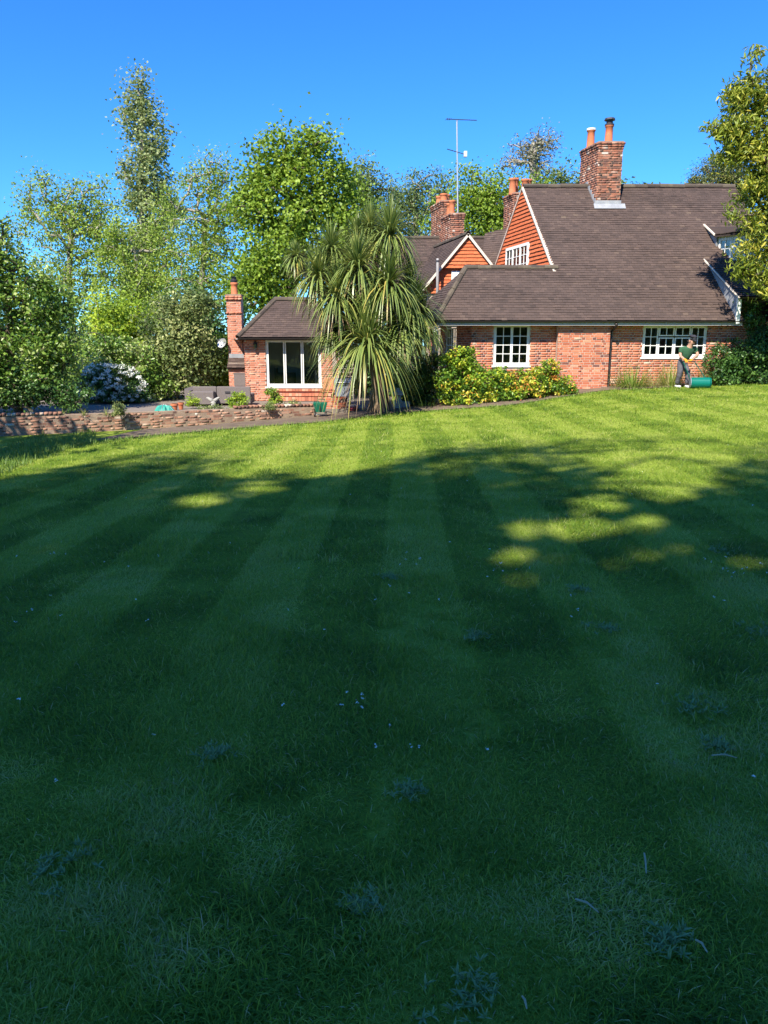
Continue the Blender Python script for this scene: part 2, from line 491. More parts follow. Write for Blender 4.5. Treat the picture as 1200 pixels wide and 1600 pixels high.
# ------------------------------------------------------------------ ground
EDGE = [(-400, 800), (-100, 762), (0, 738), (60, 712), (133, 692), (250, 681), (400, 668), (500, 661), (620, 646), (700, 641), (800, 634), (905, 617), (945, 611), (1050, 606), (1120, 601), (1200, 599), (1500, 592)]
def edge_y(px): return np.interp(px, [e[0] for e in EDGE], [e[1] for e in EDGE])

SW = .55        # width of a mown stripe; its light and dark is partly painted
def stripe_x(x, y): return x - .012 * (y - 8) + .05 * np.sin(y * .35) - .06

def lawn_mat():
    m = bpy.data.materials.new('lawn_turf'); m.use_nodes = True
    nt = m.node_tree; N = nt.nodes; K = nt.links; b = N['Principled BSDF']
    g = N.new('ShaderNodeNewGeometry'); sx = N.new('ShaderNodeSeparateXYZ'); K.new(g.outputs['Position'], sx.inputs[0])
    def mth(op, a, c=None, d=None):
        n = N.new('ShaderNodeMath'); n.operation = op
        for i, v in enumerate((a, c, d)):
            if v is None: continue
            if isinstance(v, (int, float)): n.inputs[i].default_value = v
            else: K.new(v, n.inputs[i])
        return n.outputs[0]
    yy = mth('MULTIPLY', sx.outputs['Y'], -.012)
    xs = mth('ADD', sx.outputs['X'], yy)
    wob = mth('MULTIPLY', mth('SINE', mth('MULTIPLY', sx.outputs['Y'], .35)), .05)
    xs = mth('ADD', mth('ADD', xs, wob), .096 - .06)
    s = mth('SINE', mth('MULTIPLY', xs, math.pi / SW))
    s = mth('MULTIPLY', s, 4.0)
    s = mth('MINIMUM', mth('MAXIMUM', s, -1.0), 1.0)
    def noise(sc, det=5):
        n = N.new('ShaderNodeTexNoise'); n.inputs['Scale'].default_value = sc; n.inputs['Detail'].default_value = det
        K.new(g.outputs['Position'], n.inputs['Vector']); return n.outputs['Fac']
    f = mth('MULTIPLY_ADD', s, .15, .5)  # stripe sheen of leaning turf put into the colour
    f = mth('ADD', f, mth('MULTIPLY_ADD', noise(.9), .5, -.25))
    f = mth('ADD', f, mth('MULTIPLY_ADD', noise(9), .45, -.225))
    f = mth('ADD', f, mth('MULTIPLY_ADD', noise(70), .7, -.35))
    r = N.new('ShaderNodeValToRGB'); e = r.color_ramp.elements
    e[0].position = 0; e[0].color = (.085, .115, .016, 1); e[1].position = .5; e[1].color = (.20, .27, .026, 1)
    q = e.new(1.0); q.color = (.32, .37, .07, 1)
    K.new(f, r.inputs['Fac']); K.new(r.outputs['Color'], b.inputs['Base Color'])
    b.inputs['Roughness'].default_value = .9; b.inputs['Specular IOR Level'].default_value = .1
    bp = N.new('ShaderNodeBump'); bp.inputs['Strength'].default_value = .8; bp.inputs['Distance'].default_value = .03
    K.new(noise(60), bp.inputs['Height']); K.new(bp.outputs[0], b.inputs['Normal'])
    return m
M['lawn'] = lawn_mat()
xs = np.arange(-40, 40.1, .5); ys = np.arange(-30, 62.1, .5)
gx, gy = np.meshgrid(xs, ys)
gv = np.stack([gx.ravel(), gy.ravel(), gz(gx.ravel(), gy.ravel())], 1)
nx = len(xs); ii, jj = np.meshgrid(np.arange(nx - 1), np.arange(len(ys) - 1)); k0 = (jj * nx + ii).ravel()
o = mesh_np('lawn', gv, np.stack([k0, k0 + 1, k0 + nx + 1, k0 + nx], 1), M['lawn'], smooth=True)
tag(o, 'striped mown lawn sloping gently up towards the brick house', 'lawn', kind='structure')
M['field'] = mat('field_grass', [(0, (.04, .07, .02)), (1, (.12, .16, .05))], attr=False, noise=(.3, 1.2), rough=1)
m = MB(); m.face([(-500, -300, -1.25), (500, -300, -1.25), (500, 700, -1.25), (-500, 700, -1.25)])
tag(m.build('ground', M['field']), 'rough grass ground beyond the garden trees', 'ground', kind='structure')

# flower bed soil and path beside the lawn
m = MB()
BED = [(x, y) for x, y in EDGE if x >= 0]
fine = []
for px in np.arange(110, 1500, 20): fine.append((px, float(edge_y(px))))
rows = []
for px, py in fine:
    p = on_ground(px, py)
    w = .018 * math.sin(px * .11) + .012 * math.sin(px * .043)
    row = []
    wid = float(np.interp(px, [-120, 0, 133, 250, 400, 490, 545], [19.4, 20.2, 21.0, 21.8, 22.9, 23.6, 24.2])) - p.y + .1 if px < 560 else float(np.interp(px, [560, 640, 760], [1.6, 3.2, 4.5]))
    for k in range(6):
        q = Vector((p.x, p.y + w + wid * k / 5, 0)); q.z = float(gz(q.x, q.y)) + .03 + .05 * min(1, max(0, (px - 560) / 60)) * (k > 0)
        row.append(q)
    rows.append(row)
for a, b in zip(rows[:-1], rows[1:]):
    for k in range(5): m.face([a[k], b[k], b[k + 1], a[k + 1]])
tag(m.build('path', M['soil']), 'strip of bare earth path and bed edging the lawn', 'path', kind='structure')

TZ = -.35
WBASE = [(-260, 716, 18.6), (-120, 704, 19.4), (0, 690, 20.2), (133, 677, 21.0), (250, 669, 21.8), (400, 658, 22.9), (490, 653, 23.6)]
WP = [at(*q) for q in WBASE]
m = MB()
poly = [(p.x, p.y + .12, TZ) for p in WP] + [(.2, 24.2, TZ), (.4, 34, TZ), (-22, 34, TZ), (-22, 18.6, TZ)]
m.prism([Vector(p) for p in poly], (0, 0, -.8))
tag(m.build('terrace', M['paving']), 'pale stone terrace in front of the small brick outbuilding', 'terrace', kind='structure')

# ------------------------------------------------------------------ main house
house = thing('brick_house', 'long red brick house with sweeping brown tiled roof and orange tile-hung gables', 'house', (6, 24.5, .1))
EY, EZ, TAN = 24.0, 2.30, 1.12
def roof_z(y): return EZ + TAN * (y - EY)
Ysp = EY + 21 * .105 / math.hypot(1, TAN)
RYr = EY + 58 * .105 / math.hypot(1, TAN)
RZr = roof_z(RYr); RZ1 = roof_z(Ysp)
GX0 = 5.40                       # gable plane at the split row
def gab(y): return GX0 + SK * (y - Ysp)

def poly_tiles(mb, pts, gauge=.105, tw=.168, lift=.018, slab=True, rows=None, base_t=.5):
    """tiles over a convex polygon whose first edge is the eave"""
    pts = [Vector(p) for p in pts]; P = pts[0]; U = (pts[1] - pts[0]).normalized()
    nrm = (pts[1] - pts[0]).cross(pts[2] - pts[0]).normalized(); V = nrm.cross(U).normalized()
    uv = [((p - P).dot(U), (p - P).dot(V)) for p in pts]
    vm = max(q[1] for q in uv)
    def lim(v):
        v = min(max(v, 1e-4), vm - 1e-4); xs_ = []
        for i in range(len(uv)):
            a, b = uv[i], uv[(i + 1) % len(uv)]
            if (a[1] - v) * (b[1] - v) <= 0 and abs(a[1] - b[1]) > 1e-9:
                xs_.append(a[0] + (b[0] - a[0]) * (v - a[1]) / (b[1] - a[1]))
        return min(xs_), max(xs_)
    tiles(mb, P, U, V, rows or int(round(vm / gauge)), gauge, tw, lift, lambda v: lim(v)[0], lambda v: lim(v)[1], base_t)
    if slab: mb.prism([p - nrm * .03 for p in pts], -nrm * .05, .2)

roof = MB()
HA = Vector((1.55, EY, EZ)); HB = Vector((2.58, Ysp, RZ1)); HC = Vector((.62, 27.9, EZ))
poly_tiles(roof, [HA, (10.95, EY, EZ), (10.36, Ysp, RZ1), HB])
poly_tiles(roof, [(GX0 - .02, Ysp, RZ1), (12.62, Ysp, RZ1), (12.0, RYr, RZr), (gab(RYr) - .02, RYr, RZr)])
poly_tiles(roof, [HC, HA, HB])
roof_o = roof.build('roof', M['tile'], house, kind='stuff')
m = MB()   # hidden back slopes that close the roof
m.face([(gab(RYr), RYr, RZr), (12.0, RYr, RZr), (11.2, 32.1, 2.4), (gab(32.1), 32.1, 2.4)], .4)
m.face([HB, (GX0 + .2, Ysp, RZ1), (GX0 - .4, 27.2, 2.3), HC], .4)
m.face([(12.0, RYr, RZr), (13, 24, 2.3), (11.2, 32.1, 2.4)], .4)
m.build('rear_roof', M['tile'], house)
ridge_tiles(house, (gab(RYr) + .0, RYr + .02, RZr + .04), (12.0, RYr + .02, RZr + .04))
ridge_tiles(house, HB + Vector((0, .02, .04)), (GX0 + .12, Ysp + .02, RZ1 + .04))
ridge_tiles(house, HA + Vector((0, 0, .03)), HB + Vector((0, 0, .03)), ln=.33, name='hip_tile')

# walls, front
W1 = (3.41, 4.55, .94, 2.20); W2 = (8.05, 10.05, 1.20, 2.17)
ZB, ZT = -.55, 2.33
XC, XP0, XP1, XE = 2.72, 5.36, 6.96, 10.95
YR_, YP_ = 24.5, 24.25
retL = 4.4
du_r = (-dv(1)).normalized()                       # return wall, from the back to the front
ret_o = Vector((XC, YR_, 0)) + dv(retL)
retlen = (dv(retL)).length
rk = dv(1).length
RW = (retlen - (27.07 - YR_) * rk, retlen - (25.9 - YR_) * rk, .92, 2.2)
RD = (retlen - (28.5 - YR_) * rk, retlen - (27.6 - YR_) * rk, .1, 2.2)
m = MB()
backing(m, (XC, YR_), (1, 0, 0), XP0 - XC, ZB, ZT, [(W1[0] - XC, W1[1] - XC, W1[2], W1[3])])
backing(m, (XP0, YP_), (1, 0, 0), XP1 - XP0, ZB, ZT, th=.47)
backing(m, (XP1, YR_), (1, 0, 0), XE - XP1, ZB, ZT, [(W2[0] - XP1, W2[1] - XP1, W2[2], W2[3])])
backing(m, ret_o, du_r, retlen - .01, ZB, ZT, [RW, RD])
backing(m, Vector((XE, YR_, 0)) + dv(.23), (SK, 1, 0), 2.2, ZB, 2.8)
backing(m, (10.4, 26.9), (1, 0, 0), 5, ZB, 2.85)
m.build('wall', M['mortar'], house)
bw = Brickwork('brick', house, 300)
bw.wall((XP0, YP_), (1, 0, 0), XP1 - XP0, .0, ZT - .06, prio=.9)
bw.wall((XC, YR_), (1, 0, 0), XP0 - XC, .0, ZT - .06, [(W1[0] - XC, W1[1] - XC, W1[2] - .05, W1[3])], prio=.5)
bw.wall((XP1, YR_), (1, 0, 0), XE - XP1, .0, ZT - .06, [(W2[0] - XP1, W2[1] - XP1, W2[2] - .05, W2[3])], prio=.5)
bw.wall(ret_o, du_r, retlen, .0, ZT - .06, [RW, RD], prio=0)
bw.wall((10.4, 26.9), (1, 0, 0), 5, .1, 2.85, prio=0)
bw.build()
window(house, (W1[0], YR_), (1, 0, 0), W1[1] - W1[0], W1[2], W1[3], [(.055, .57, .055, 1.205, 2, 4), (.575, 1.085, .055, 1.205, 2, 4)])
w2 = W2[1] - W2[0]; q = w2 / 4; h2 = W2[3] - W2[2]
window(house, (W2[0], YR_), (1, 0, 0), w2, W2[2], W2[3],
       [(.05, q - .01, .05, h2 - .05, 2, 3), (q + .01, 2 * q - .01, .05, .60, 2, 2), (q + .01, 2 * q - .01, .64, h2 - .05, 2, 1),
        (2 * q + .01, 3 * q - .01, .05, .60, 2, 2), (2 * q + .01, 3 * q - .01, .64, h2 - .05, 2, 1), (3 * q + .01, w2 - .05, .05, h2 - .05, 2, 3)], fw=.05)
window(house, ret_o + du_r * RW[0], du_r, RW[1] - RW[0], RW[2], RW[3], [(.055, .6, .055, 1.2, 2, 4), (.61, RW[1] - RW[0] - .055, .055, 1.2, 2, 4)])
window(house, ret_o + du_r * RD[0], du_r, RD[1] - RD[0], RD[2], RD[3], [(.055, RD[1] - RD[0] - .055, .055, 2.0, 2, 5)], name='glazed_door', sill=False)
# rooms behind the front windows, unlit darkness put into the wall colour
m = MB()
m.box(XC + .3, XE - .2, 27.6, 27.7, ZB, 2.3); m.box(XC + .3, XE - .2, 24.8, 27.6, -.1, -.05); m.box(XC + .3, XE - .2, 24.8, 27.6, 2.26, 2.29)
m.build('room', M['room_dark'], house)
cur = MB(); cur.tube([(4.33, 24.85, .96), (4.33, 24.85, 1.06), (4.33, 24.85, 1.14)], [.06, .09, .1], 10); cur.build('window_pot', M['pot'], house)

# eaves: fascia, soffit, gutter, downpipe
m = MB(); m.box(HA.x + .05, 10.9, EY + .05, EY + .08, EZ - .15, EZ - .01); m.build('fascia', M['fascia'], house)
m = MB(); m.box(HA.x + .05, 10.9, EY + .09, YR_ + .02, EZ - .09, EZ - .07); m.build('soffit', M['cream'], house)
m = MB(); m.face([HA + Vector((.05, .1, -.08)), HC + Vector((.05, 0, -.08)), Vector((XC - .9, 28, EZ - .08)), Vector((XC + .05, YR_, EZ - .08))]); m.build('soffit', M['cream'], house)
def gutter(parent, a, b, r=.055, mk='gutter'):
    a = Vector(a); b = Vector(b); u = (b - a).normalized(); s = u.cross(Vector((0, 0, 1))).normalized(); mm = MB(); k = 6
    for p in (a, b):
        for rr in (r, r - .008):
            for j in range(k + 1):
                an = math.pi + math.pi * j / k
                mm.v.append(tuple(p + s * math.cos(an) * rr + Vector((0, 0, math.sin(an) * rr))))
    n = k + 1
    for j in range(k):
        mm.f.append((j, j + 1, 2 * n + j + 1, 2 * n + j)); mm.t.append(.5)
        mm.f.append((n + j + 1, n + j, 3 * n + j, 3 * n + j + 1)); mm.t.append(.5)
    return mm.build('gutter', M[mk], parent)
gutter(house, (HA.x, EY + .0, EZ - .015), (10.95, EY + .0, EZ - .015), r=.045)
gutter(house, HC + Vector((-.06, 0, -.02)), HA + Vector((-.06, 0, -.02)))
m = MB(); pa = Vector((XP1 + .1, EY, EZ - .08))
m.tube([pa, pa + Vector((0, .03, -.08)), (XP1 + .09, YR_ - .07, EZ - .33), (XP1 + .085, YR_ - .06, EZ - .42), (XP1 + .085, YR_ - .06, .2), (XP1 + .085, YR_ - .12, .12)], .04, 10)
dp = m.build('downpipe', M['gutter'], house, smooth=True)
for z in (.7, 1.5): b = MB(); b.tube([(XP1 + .085, YR_ - .06, z), (XP1 + .085, YR_ - .06, z + .06)], .05, 10); b.build('pipe_collar', M['gutter'], dp)

# ---- tall side gable with hung tiles
def hung(parent, pts, opening=None, gauge=.125, name='hung_tiles'):
    pts = [Vector(p) for p in pts]; mb = MB(); poly_tiles(mb, pts, gauge, .168, .045, slab=False)
    if opening:
        P = pts[0]; U = (pts[1] - pts[0]).normalized()
        keep = []
        for f, t in zip(mb.f, mb.t):
            c = sum((Vector(mb.v[i]) for i in f), Vector()) / len(f)
            u = (c - P).dot(U)
            if not (opening[0] < u < opening[1] and opening[2] < c.z < opening[3]): keep.append((f, t))
        mb.f = [k[0] for k in keep]; mb.t = [k[1] for k in keep]
    return mb.build(name, M['hung'], parent, kind='stuff')
GB = Vector((gab(30.9), 30.9, RZ1 - .1)); GF = Vector((gab(Ysp - .1), Ysp - .1, RZ1 - .1)); GA = Vector((gab(RYr), RYr, RZr + .0))
glen = (GF - GB).length
uwin0 = (Vector((gab(29.3), 29.3, GB.z)) - GB).length; uwin1 = (Vector((gab(27.36), 27.36, GB.z)) - GB).length
hung(house, [GB, GF, GA], (uwin0, uwin1, 3.9, 4.97))
m = MB(); gn = Vector((-1, SK, 0)).normalized()
# wall body behind the hung tiles, left open at the window
gu = (GF - GB).normalized()
def gpt(u, z): return Vector((GB.x, GB.y, z)) + gu * u - gn * .03
ap_u = (GA - GB).dot(gu)
zl = lambda u: GB.z + (GA.z - GB.z) * (u / ap_u if u < ap_u else (glen - u) / (glen - ap_u))
for a, b in ((0, uwin0), (uwin1, glen)):
    pts = [gpt(a, GB.z), gpt(b, GB.z)] + ([gpt(b, zl(b))] if zl(b) > GB.z + .01 else []) + ([gpt(ap_u, GA.z)] if a < ap_u < b else []) + ([gpt(a, zl(a))] if zl(a) > GB.z + .01 else [])
    m.face(pts)
m.face([gpt(uwin0, 4.97), gpt(uwin1, 4.97), gpt(uwin1, zl(uwin1)), gpt(ap_u, GA.z), gpt(uwin0, zl(uwin0))] if uwin0 < ap_u < uwin1 else [gpt(uwin0, 4.97), gpt(uwin1, 4.97), gpt(uwin1, zl(uwin1)), gpt(uwin0, zl(uwin0))])
m.build('gable_wall', M['mortar'], house)
ww = uwin1 - uwin0
window(house, GB + gu * uwin0 + gn * .06, gu, ww, 3.93, 4.97, [(.055, ww / 3 - .01, .055, .98, 2, 3), (ww / 3 + .01, 2 * ww / 3 - .01, .055, .98, 2, 3), (2 * ww / 3 + .01, ww - .055, .055, .98, 2, 3)], set_back=0)
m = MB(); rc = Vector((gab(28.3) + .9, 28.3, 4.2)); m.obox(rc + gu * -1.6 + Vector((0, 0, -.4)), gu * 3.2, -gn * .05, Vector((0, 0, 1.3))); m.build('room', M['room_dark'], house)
for i in (.25, .75):     # curtains behind the gable window
    c = MB(); b0 = GB + gu * (uwin0 + ww * i - .22) - gn * .12; n = 10
    for k in range(n):
        p = b0 + gu * (.044 * k) - gn * (.03 * (k % 2)); p2 = b0 + gu * (.044 * (k + 1)) - gn * (.03 * ((k + 1) % 2))
        c.face([Vector((p.x, p.y, 3.9)), Vector((p2.x, p2.y, 3.9)), Vector((p2.x, p2.y, 4.97)), Vector((p.x, p.y, 4.97))])
    c.build('curtain', mat('curtain_%d' % int(i * 4), [(0, (.35, .10, .10)), (1, (.45, .16, .14))], attr=False, noise=(5, .8)), house)
for a, b in ((GF, GA), (GB, GA)):
    m = MB(); d = (b - a); up = d.normalized().cross(gn); up = up if up.z > 0 else -up
    m.obox(a + gn * .075 - up * .045, d, -gn * .12, up * .05); m.build('verge', M['cream'], house)

# ---- chimneys
def chimney(parent, px_corner, py, Yc, w, depth, z0, z1, mk='brick_stack', cap=True, name='chimney', limit=60):
    c = at(px_corner, py, Yc); D = dv(1).normalized(); dep = depth * D; o = Vector((c.x, Yc, 0))
    core = MB(); core.obox(o + Vector((0, 0, z0)), Vector((w, 0, 0)), dep, Vector((0, 0, z1 - z0)))
    st = core.build(name, M['mortar_old'], parent)
    b = Brickwork(mk, st, limit)
    b.wall(o + Vector((.0, -.006, 0)), (1, 0, 0), w, z0, z1 - .03, prio=.6, rough=.004)
    b.wall(o + dep, -D, depth, z0, z1 - .03, prio=.4, rough=.004)
    if cap:
        for k, e in ((2, .03), (1, .05), (3, .015)):
            oo = o - Vector((e, 0, 0)) - D * e; z = z1 - .075 * k
            b.wall(oo, (1, 0, 0), w + 2 * e, z, z + .0751, prio=.8, rough=.004, depth=.12)
            b.wall(oo + D * (depth + 2 * e), -D, depth + 2 * e, z, z + .0751, prio=.8, rough=.004, depth=.12)
        f = MB(); f.obox(o + Vector((-.02, -.02, z1 - .02)), Vector((w + .04, 0, 0)), dep, Vector((0, 0, .05))); f.build('flaunching', M['mortar_old'], st)
    b.build()
    return st, o, D
zc = roof_z(27.3)
st, oc, Dc = chimney(house, 932, 300, 27.45, .80, 1.25, zc - .35, 8.12, limit=150)
pot(st, oc + Dc * .85 + Vector((.12, 0, 8.12)), .60, .135, 'rim')
pot(st, oc + Dc * .35 + Vector((.48, 0, 8.12)), .62, .135, 'hat')
m = MB(); zf = roof_z(27.45)
nr = Vector((0, -TAN, 1)).normalized(); up = Vector((0, 1, TAN)).normalized()
m.obox(Vector((oc.x - .08, 27.45, zf)) - up * .22 + nr * .03, Vector((1.05, 0, 0)), up * .24, nr * .012)
m.obox(Vector((oc.x - .02, 27.42, zf - .02)), Vector((.86, 0, 0)), Vector((0, .015, 0)), Vector((0, 0, .16)))
for i in range(5):
    m.obox(Vector((oc.x - .015 - .02, 27.45, zf)) + dv(.14 * i) + Vector((0, 0, TAN * .14 * i)), Vector((.02, 0, 0)), dv(.16), Vector((0, 0, .22)))
m.build('flashing', M['lead'], st)
# twin stack on the rear wing
st2, o2, D2 = chimney(house, 705, 345, 32.8, .53, 1.22, 4.3, 6.72, limit=60)
st3, o3, D3 = chimney(house, 690, 340, 34.1, .55, 1.5, 4.3, 7.42, limit=60)
pot(st2, o2 + D2 * .9 + Vector((.22, 0, 6.72)), .52, .14); pot(st2, o2 + D2 * .35 + Vector((.13, 0, 6.72)), .55, .12, None)
pot(st3, o3 + D3 * .4 + Vector((.2, 0, 7.42)), .34, .15); pot(st3, o3 + D3 * 1.0 + Vector((.2, 0, 7.42)), .34, .15); pot(st3, o3 + D3 * .7 + Vector((.42, 0, 7.42)), .36, .13)
m = MB(); m.obox(o2 + Vector((-.05, -.06, 4.9)), Vector((.7, 0, 0)), Vector((0, .05, 0)), Vector((0, 0, .42))); m.build('flashing', M['lead'], st2)
# stack behind the tall gable
st4, o4, D4 = chimney(house, 803, 310, 31.6, .95, 1.0, 4.5, 7.28, limit=40)
for i, (x, k, h) in enumerate(((.05, .3, .58), (.30, .7, .66), (.55, .35, .56), (.78, .6, .60))): pot(st4, o4 + D4 * k + Vector((x, 0, 7.28)), h, .135)

# ---- rear wing with the small front gable
YG = 30.0
A2 = at(731, 366, YG); BL = at(655, 458, YG); BR = Vector((A2.x + (A2.x - BL.x), YG, BL.z))
zj = at(700, 419, YG).z
sl = (A2.z - BL.z) / (A2.x - BL.x)
xl = lambda z: A2.x - (A2.z - z) / sl
xr = lambda z: A2.x + (A2.z - z) / sl
r2 = MB()
dd = dv(5)
poly_tiles(r2, [BL + dd, BL + Vector((0, -.16, 0)), A2 + Vector((0, -.16, 0)), A2 + dd])
poly_tiles(r2, [BR + Vector((0, -.16, 0)), BR + dd, A2 + dd, A2 + Vector((0, -.16, 0))])
RY2 = 34.4; RZ2 = at(700, 372, RY2).z
poly_tiles(r2, [(-.9, 30.6, 2.5), (8.6, 30.6, 2.5), (8.2, RY2, RZ2), (-.9, RY2, RZ2)])
P3 = at(764, 378, 32.5); P4 = at(800, 356, 31.5)
poly_tiles(r2, [(3.6, 30.4, 3.4), (5.2, 29.6, 3.4), (P4.x + .3, P4.y, P4.z), (P3.x, P3.y, P3.z)])
r2.build('roof', M['tile'], house, kind='stuff')
ridge_tiles(house, (-.9, RY2, RZ2 + .03), (6.4, RY2, RZ2 + .03))
ridge_tiles(house, A2 + Vector((0, -.16, .03)), A2 + dd + Vector((0, 0, .03)))
hung(house, [(xl(zj) + .06, YG - .06, zj), (xr(zj) - .06, YG - .06, zj), (A2.x, YG - .06, A2.z - .08)])
hung(house, [(BL.x + .1, YG + .1, BL.z), (BR.x - .1, YG + .1, BL.z), (xr(zj) - .1, YG + .1, zj + .02), (xl(zj) + .1, YG + .1, zj + .02)], None)
m = MB(); m.face([(BL.x, YG + .14, BL.z - .1), (BR.x, YG + .14, BL.z - .1), (A2.x, YG + .14, A2.z - .05)]); m.box(BL.x + .3, BR.x - .3, YG + .13, YG + .3, 0, BL.z); m.build('gable_wall', M['mortar'], house)
for a, b in ((BL, A2), (BR, A2)):
    m = MB(); d = b - a; up = Vector((0, -1, 0)).cross(d.normalized()); up = up if up.z > 0 else -up
    m.obox(a + Vector((0, -.19, 0)) - up * .07, d, Vector((0, .1, 0)), up * .085); m.build('verge', M['cream'], house)
p = at(712, 428, YG + .08); m = MB(); m.box(p.x - .16, p.x + .4, YG + .02, YG + .07, p.z - .5, p.z + .1); m.build('window', M['white'], house)
pv = at(684, 442, 29.6); pt = at(684, 404, 29.6)
m = MB(); m.tube([(pv.x, 29.6, 2.0), pt - Vector((0, 0, .03)), pt], [.055, .055, .05], 8); vp = m.build('vent_pipe', M['fascia'], house, smooth=True)
m = MB(); m.tube([pt - Vector((0, 0, .12)), pt - Vector((0, 0, .06))], .068, 8); m.build('collar', M['metal_dark'], vp)

# ---- lean-to roof and angled dormer at the other end
VT = Vector((10.24, 25.74, roof_z(25.74) + .02)); VB = Vector((10.67, 23.94, 3.0))
pr = MB(); poly_tiles(pr, [VB, (15.2, 23.94, 3.0), (14.8, 25.74, VT.z), VT])
pr.build('porch_roof', M['tile'], house, kind='stuff')
m = MB(); m.prism([VT + Vector((.02, 0, -.06)), VB + Vector((.02, .02, -.06)), Vector((10.69, EY + .03, EZ + .02))], (.05, .01, 0)); m.build('cheek', M['lead'], house)
m = MB(); m.obox(VT + Vector((-.03, 0, -.04)), VB - VT, Vector((.07, 0, 0)), Vector((0, .03, .06))); m.build('verge', M['cream'], house)
m = MB(); m.box(10.66, 10.78, 23.97, 24.06, EZ - .1, 2.97); m.build('corner_board', M['white'], house)
gutter(house, (10.7, 23.9, 2.97), (15.2, 23.9, 2.97))
m = MB(); m.box(10.75, 15, 24.0, 26.9, 2.86, 2.9); m.build('porch_ceiling', M['gutter'], house)
m = MB(); m.box(12.3, 12.44, 24.1, 24.24, .1, 2.9); m.build('porch_post', M['gutter'], house)
D0 = Vector((10.78, 26.2, 0)); du_d = Vector((.46, -.61, 0)).normalized()
zt = 5.0
m = MB(); LnD = 1.9
m.obox(D0 + Vector((0, 0, 3.6)), du_d * LnD, Vector((-du_d.y, du_d.x, 0)) * .08, Vector((0, 0, zt - 3.6))); m.build('dormer_wall', M['white'], house)
dn_d = Vector((du_d.y, -du_d.x, 0))
for a in (.10, .62, 1.14):
    window(house, D0 + du_d * a + dn_d * .03, du_d, .46, 3.98, 4.92, [(.03, .43, .03, .91, 2, 3)], set_back=0, fw=.03, sill=False, name='dormer_window', bars=.018)
T0 = Vector((10.56, 26.78, roof_z(26.78) + .02)); T1 = Vector((10.72, 26.1, 5.03))
dr = MB(); e1 = T1 + du_d * 2.1 + dn_d * .12; poly_tiles(dr, [T1 + dn_d * .12, e1, Vector((13.2, 26.9, 5.5)), T0])
dr.build('dormer_roof', M['tile'], house, kind='stuff')
m = MB(); m.prism([T0 + Vector((0, 0, -.05)), T1 + Vector((0, 0, -.03)), Vector((T1.x + .03, T1.y, roof_z(T1.y)))], (.04, .01, 0)); m.build('cheek', M['lead'], house)
m = MB(); m.obox(T0 + Vector((-.03, 0, -.02)), T1 - T0 + dn_d * .12, Vector((.06, 0, 0)), Vector((0, .02, .05))); m.build('verge', M['cream'], house)

# ------------------------------------------------------------------ small brick outbuilding
annex = thing('brick_outbuilding', 'small pale brick outbuilding with hipped roof and wide white three-light window', 'outbuilding', (-3.2, 27.5, TZ))
AY, AX0, AX1, AZ = 27.0, -4.78, -1.56, 1.82
AEY = 26.65
aw = (-4.08, -2.17, .15, 1.75)
m = MB()
backing(m, (AX0, AY), (1, 0, 0), AX1 - AX0, TZ - .1, AZ + .02, [(aw[0] - AX0, aw[1] - AX0, aw[2], aw[3])])
backing(m, Vector((AX0, AY, 0)) + dv(2.4), (-dv(1)).normalized(), dv(2.4).length - .01, TZ - .1, AZ + .02)
backing(m, (AX1, AY + .01), dv(1).normalized(), dv(2.4).length, TZ - .1, AZ + .02)
m.build('wall', M['mortar'], annex)
b = Brickwork('brick_pale', annex, 300)
b.wall((AX0, AY), (1, 0, 0), AX1 - AX0, TZ, AZ - .03, [(aw[0] - AX0, aw[1] - AX0, aw[2] - .06, aw[3])], prio=.55)
b.wall(Vector((AX0, AY, 0)) + dv(2.4), (-dv(1)).normalized(), dv(2.4).length, TZ, AZ - .03, prio=0)
b.build()
window(annex, (aw[0], AY), (1, 0, 0), aw[1] - aw[0], aw[2], aw[3], [(.06, .64, .06, 1.54, 1, 1), (.665, 1.245, .06, 1.54, 1, 1), (1.27, 1.85, .06, 1.54, 1, 1)], fw=.065)
m = MB(); m.box(AX0 + .2, AX1 - .4, 29.4, 29.5, TZ, AZ); m.box(AX0 + .2, AX1, AY + .2, 29.4, -.02, .02); m.box(AX0 + .1, AX1 - .2, AY + .2, 29.5, AZ - .02, AZ); m.build('room', M['room'], annex)
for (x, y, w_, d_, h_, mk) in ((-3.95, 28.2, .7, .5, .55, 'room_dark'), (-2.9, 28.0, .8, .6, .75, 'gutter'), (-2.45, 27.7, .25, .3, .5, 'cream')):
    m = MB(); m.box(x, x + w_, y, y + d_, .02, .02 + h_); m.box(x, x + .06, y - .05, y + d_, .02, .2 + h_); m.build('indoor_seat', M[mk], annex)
# brick ledge under the window, three stepped courses
for k, (y0, z0, z1) in enumerate(((26.93, .0, .075), (26.86, -.17, -.08), (26.80, -.33, -.20))):
    m = MB(); xx = -3.75
    while xx < -1.9:
        m.box(xx, xx + .105, y0, AY - .01, z0, z1, random.random()); xx += .113
    m.build('brick_ledge', M['brick_pale'], annex)
RA, RB_ = Vector((-3.84, 28.08, 3.12)), Vector((-2.4, 28.08, 3.12))
E0, E1 = Vector((-4.95, AEY, AZ)), Vector((-1.25, AEY, AZ)); E2 = E0 + dv(2.9); E3 = E1 + dv(2.9)
r3 = MB()
poly_tiles(r3, [E0, E1, RB_, RA]); poly_tiles(r3, [E2, E0, RA]); poly_tiles(r3, [E1, E3, RB_]); poly_tiles(r3, [E3, E2, RA, RB_])
r3.build('roof', M['tile'], annex, kind='stuff')
ridge_tiles(annex, RA + Vector((0, 0, .03)), RB_ + Vector((0, 0, .03)))
ridge_tiles(annex, E0 + Vector((0, 0, .03)), RA + Vector((0, 0, .03)), name='hip_tile', ln=.33)
gutter(annex, (E0.x, AEY - .01, AZ - .03), (E1.x, AEY - .01, AZ - .03))
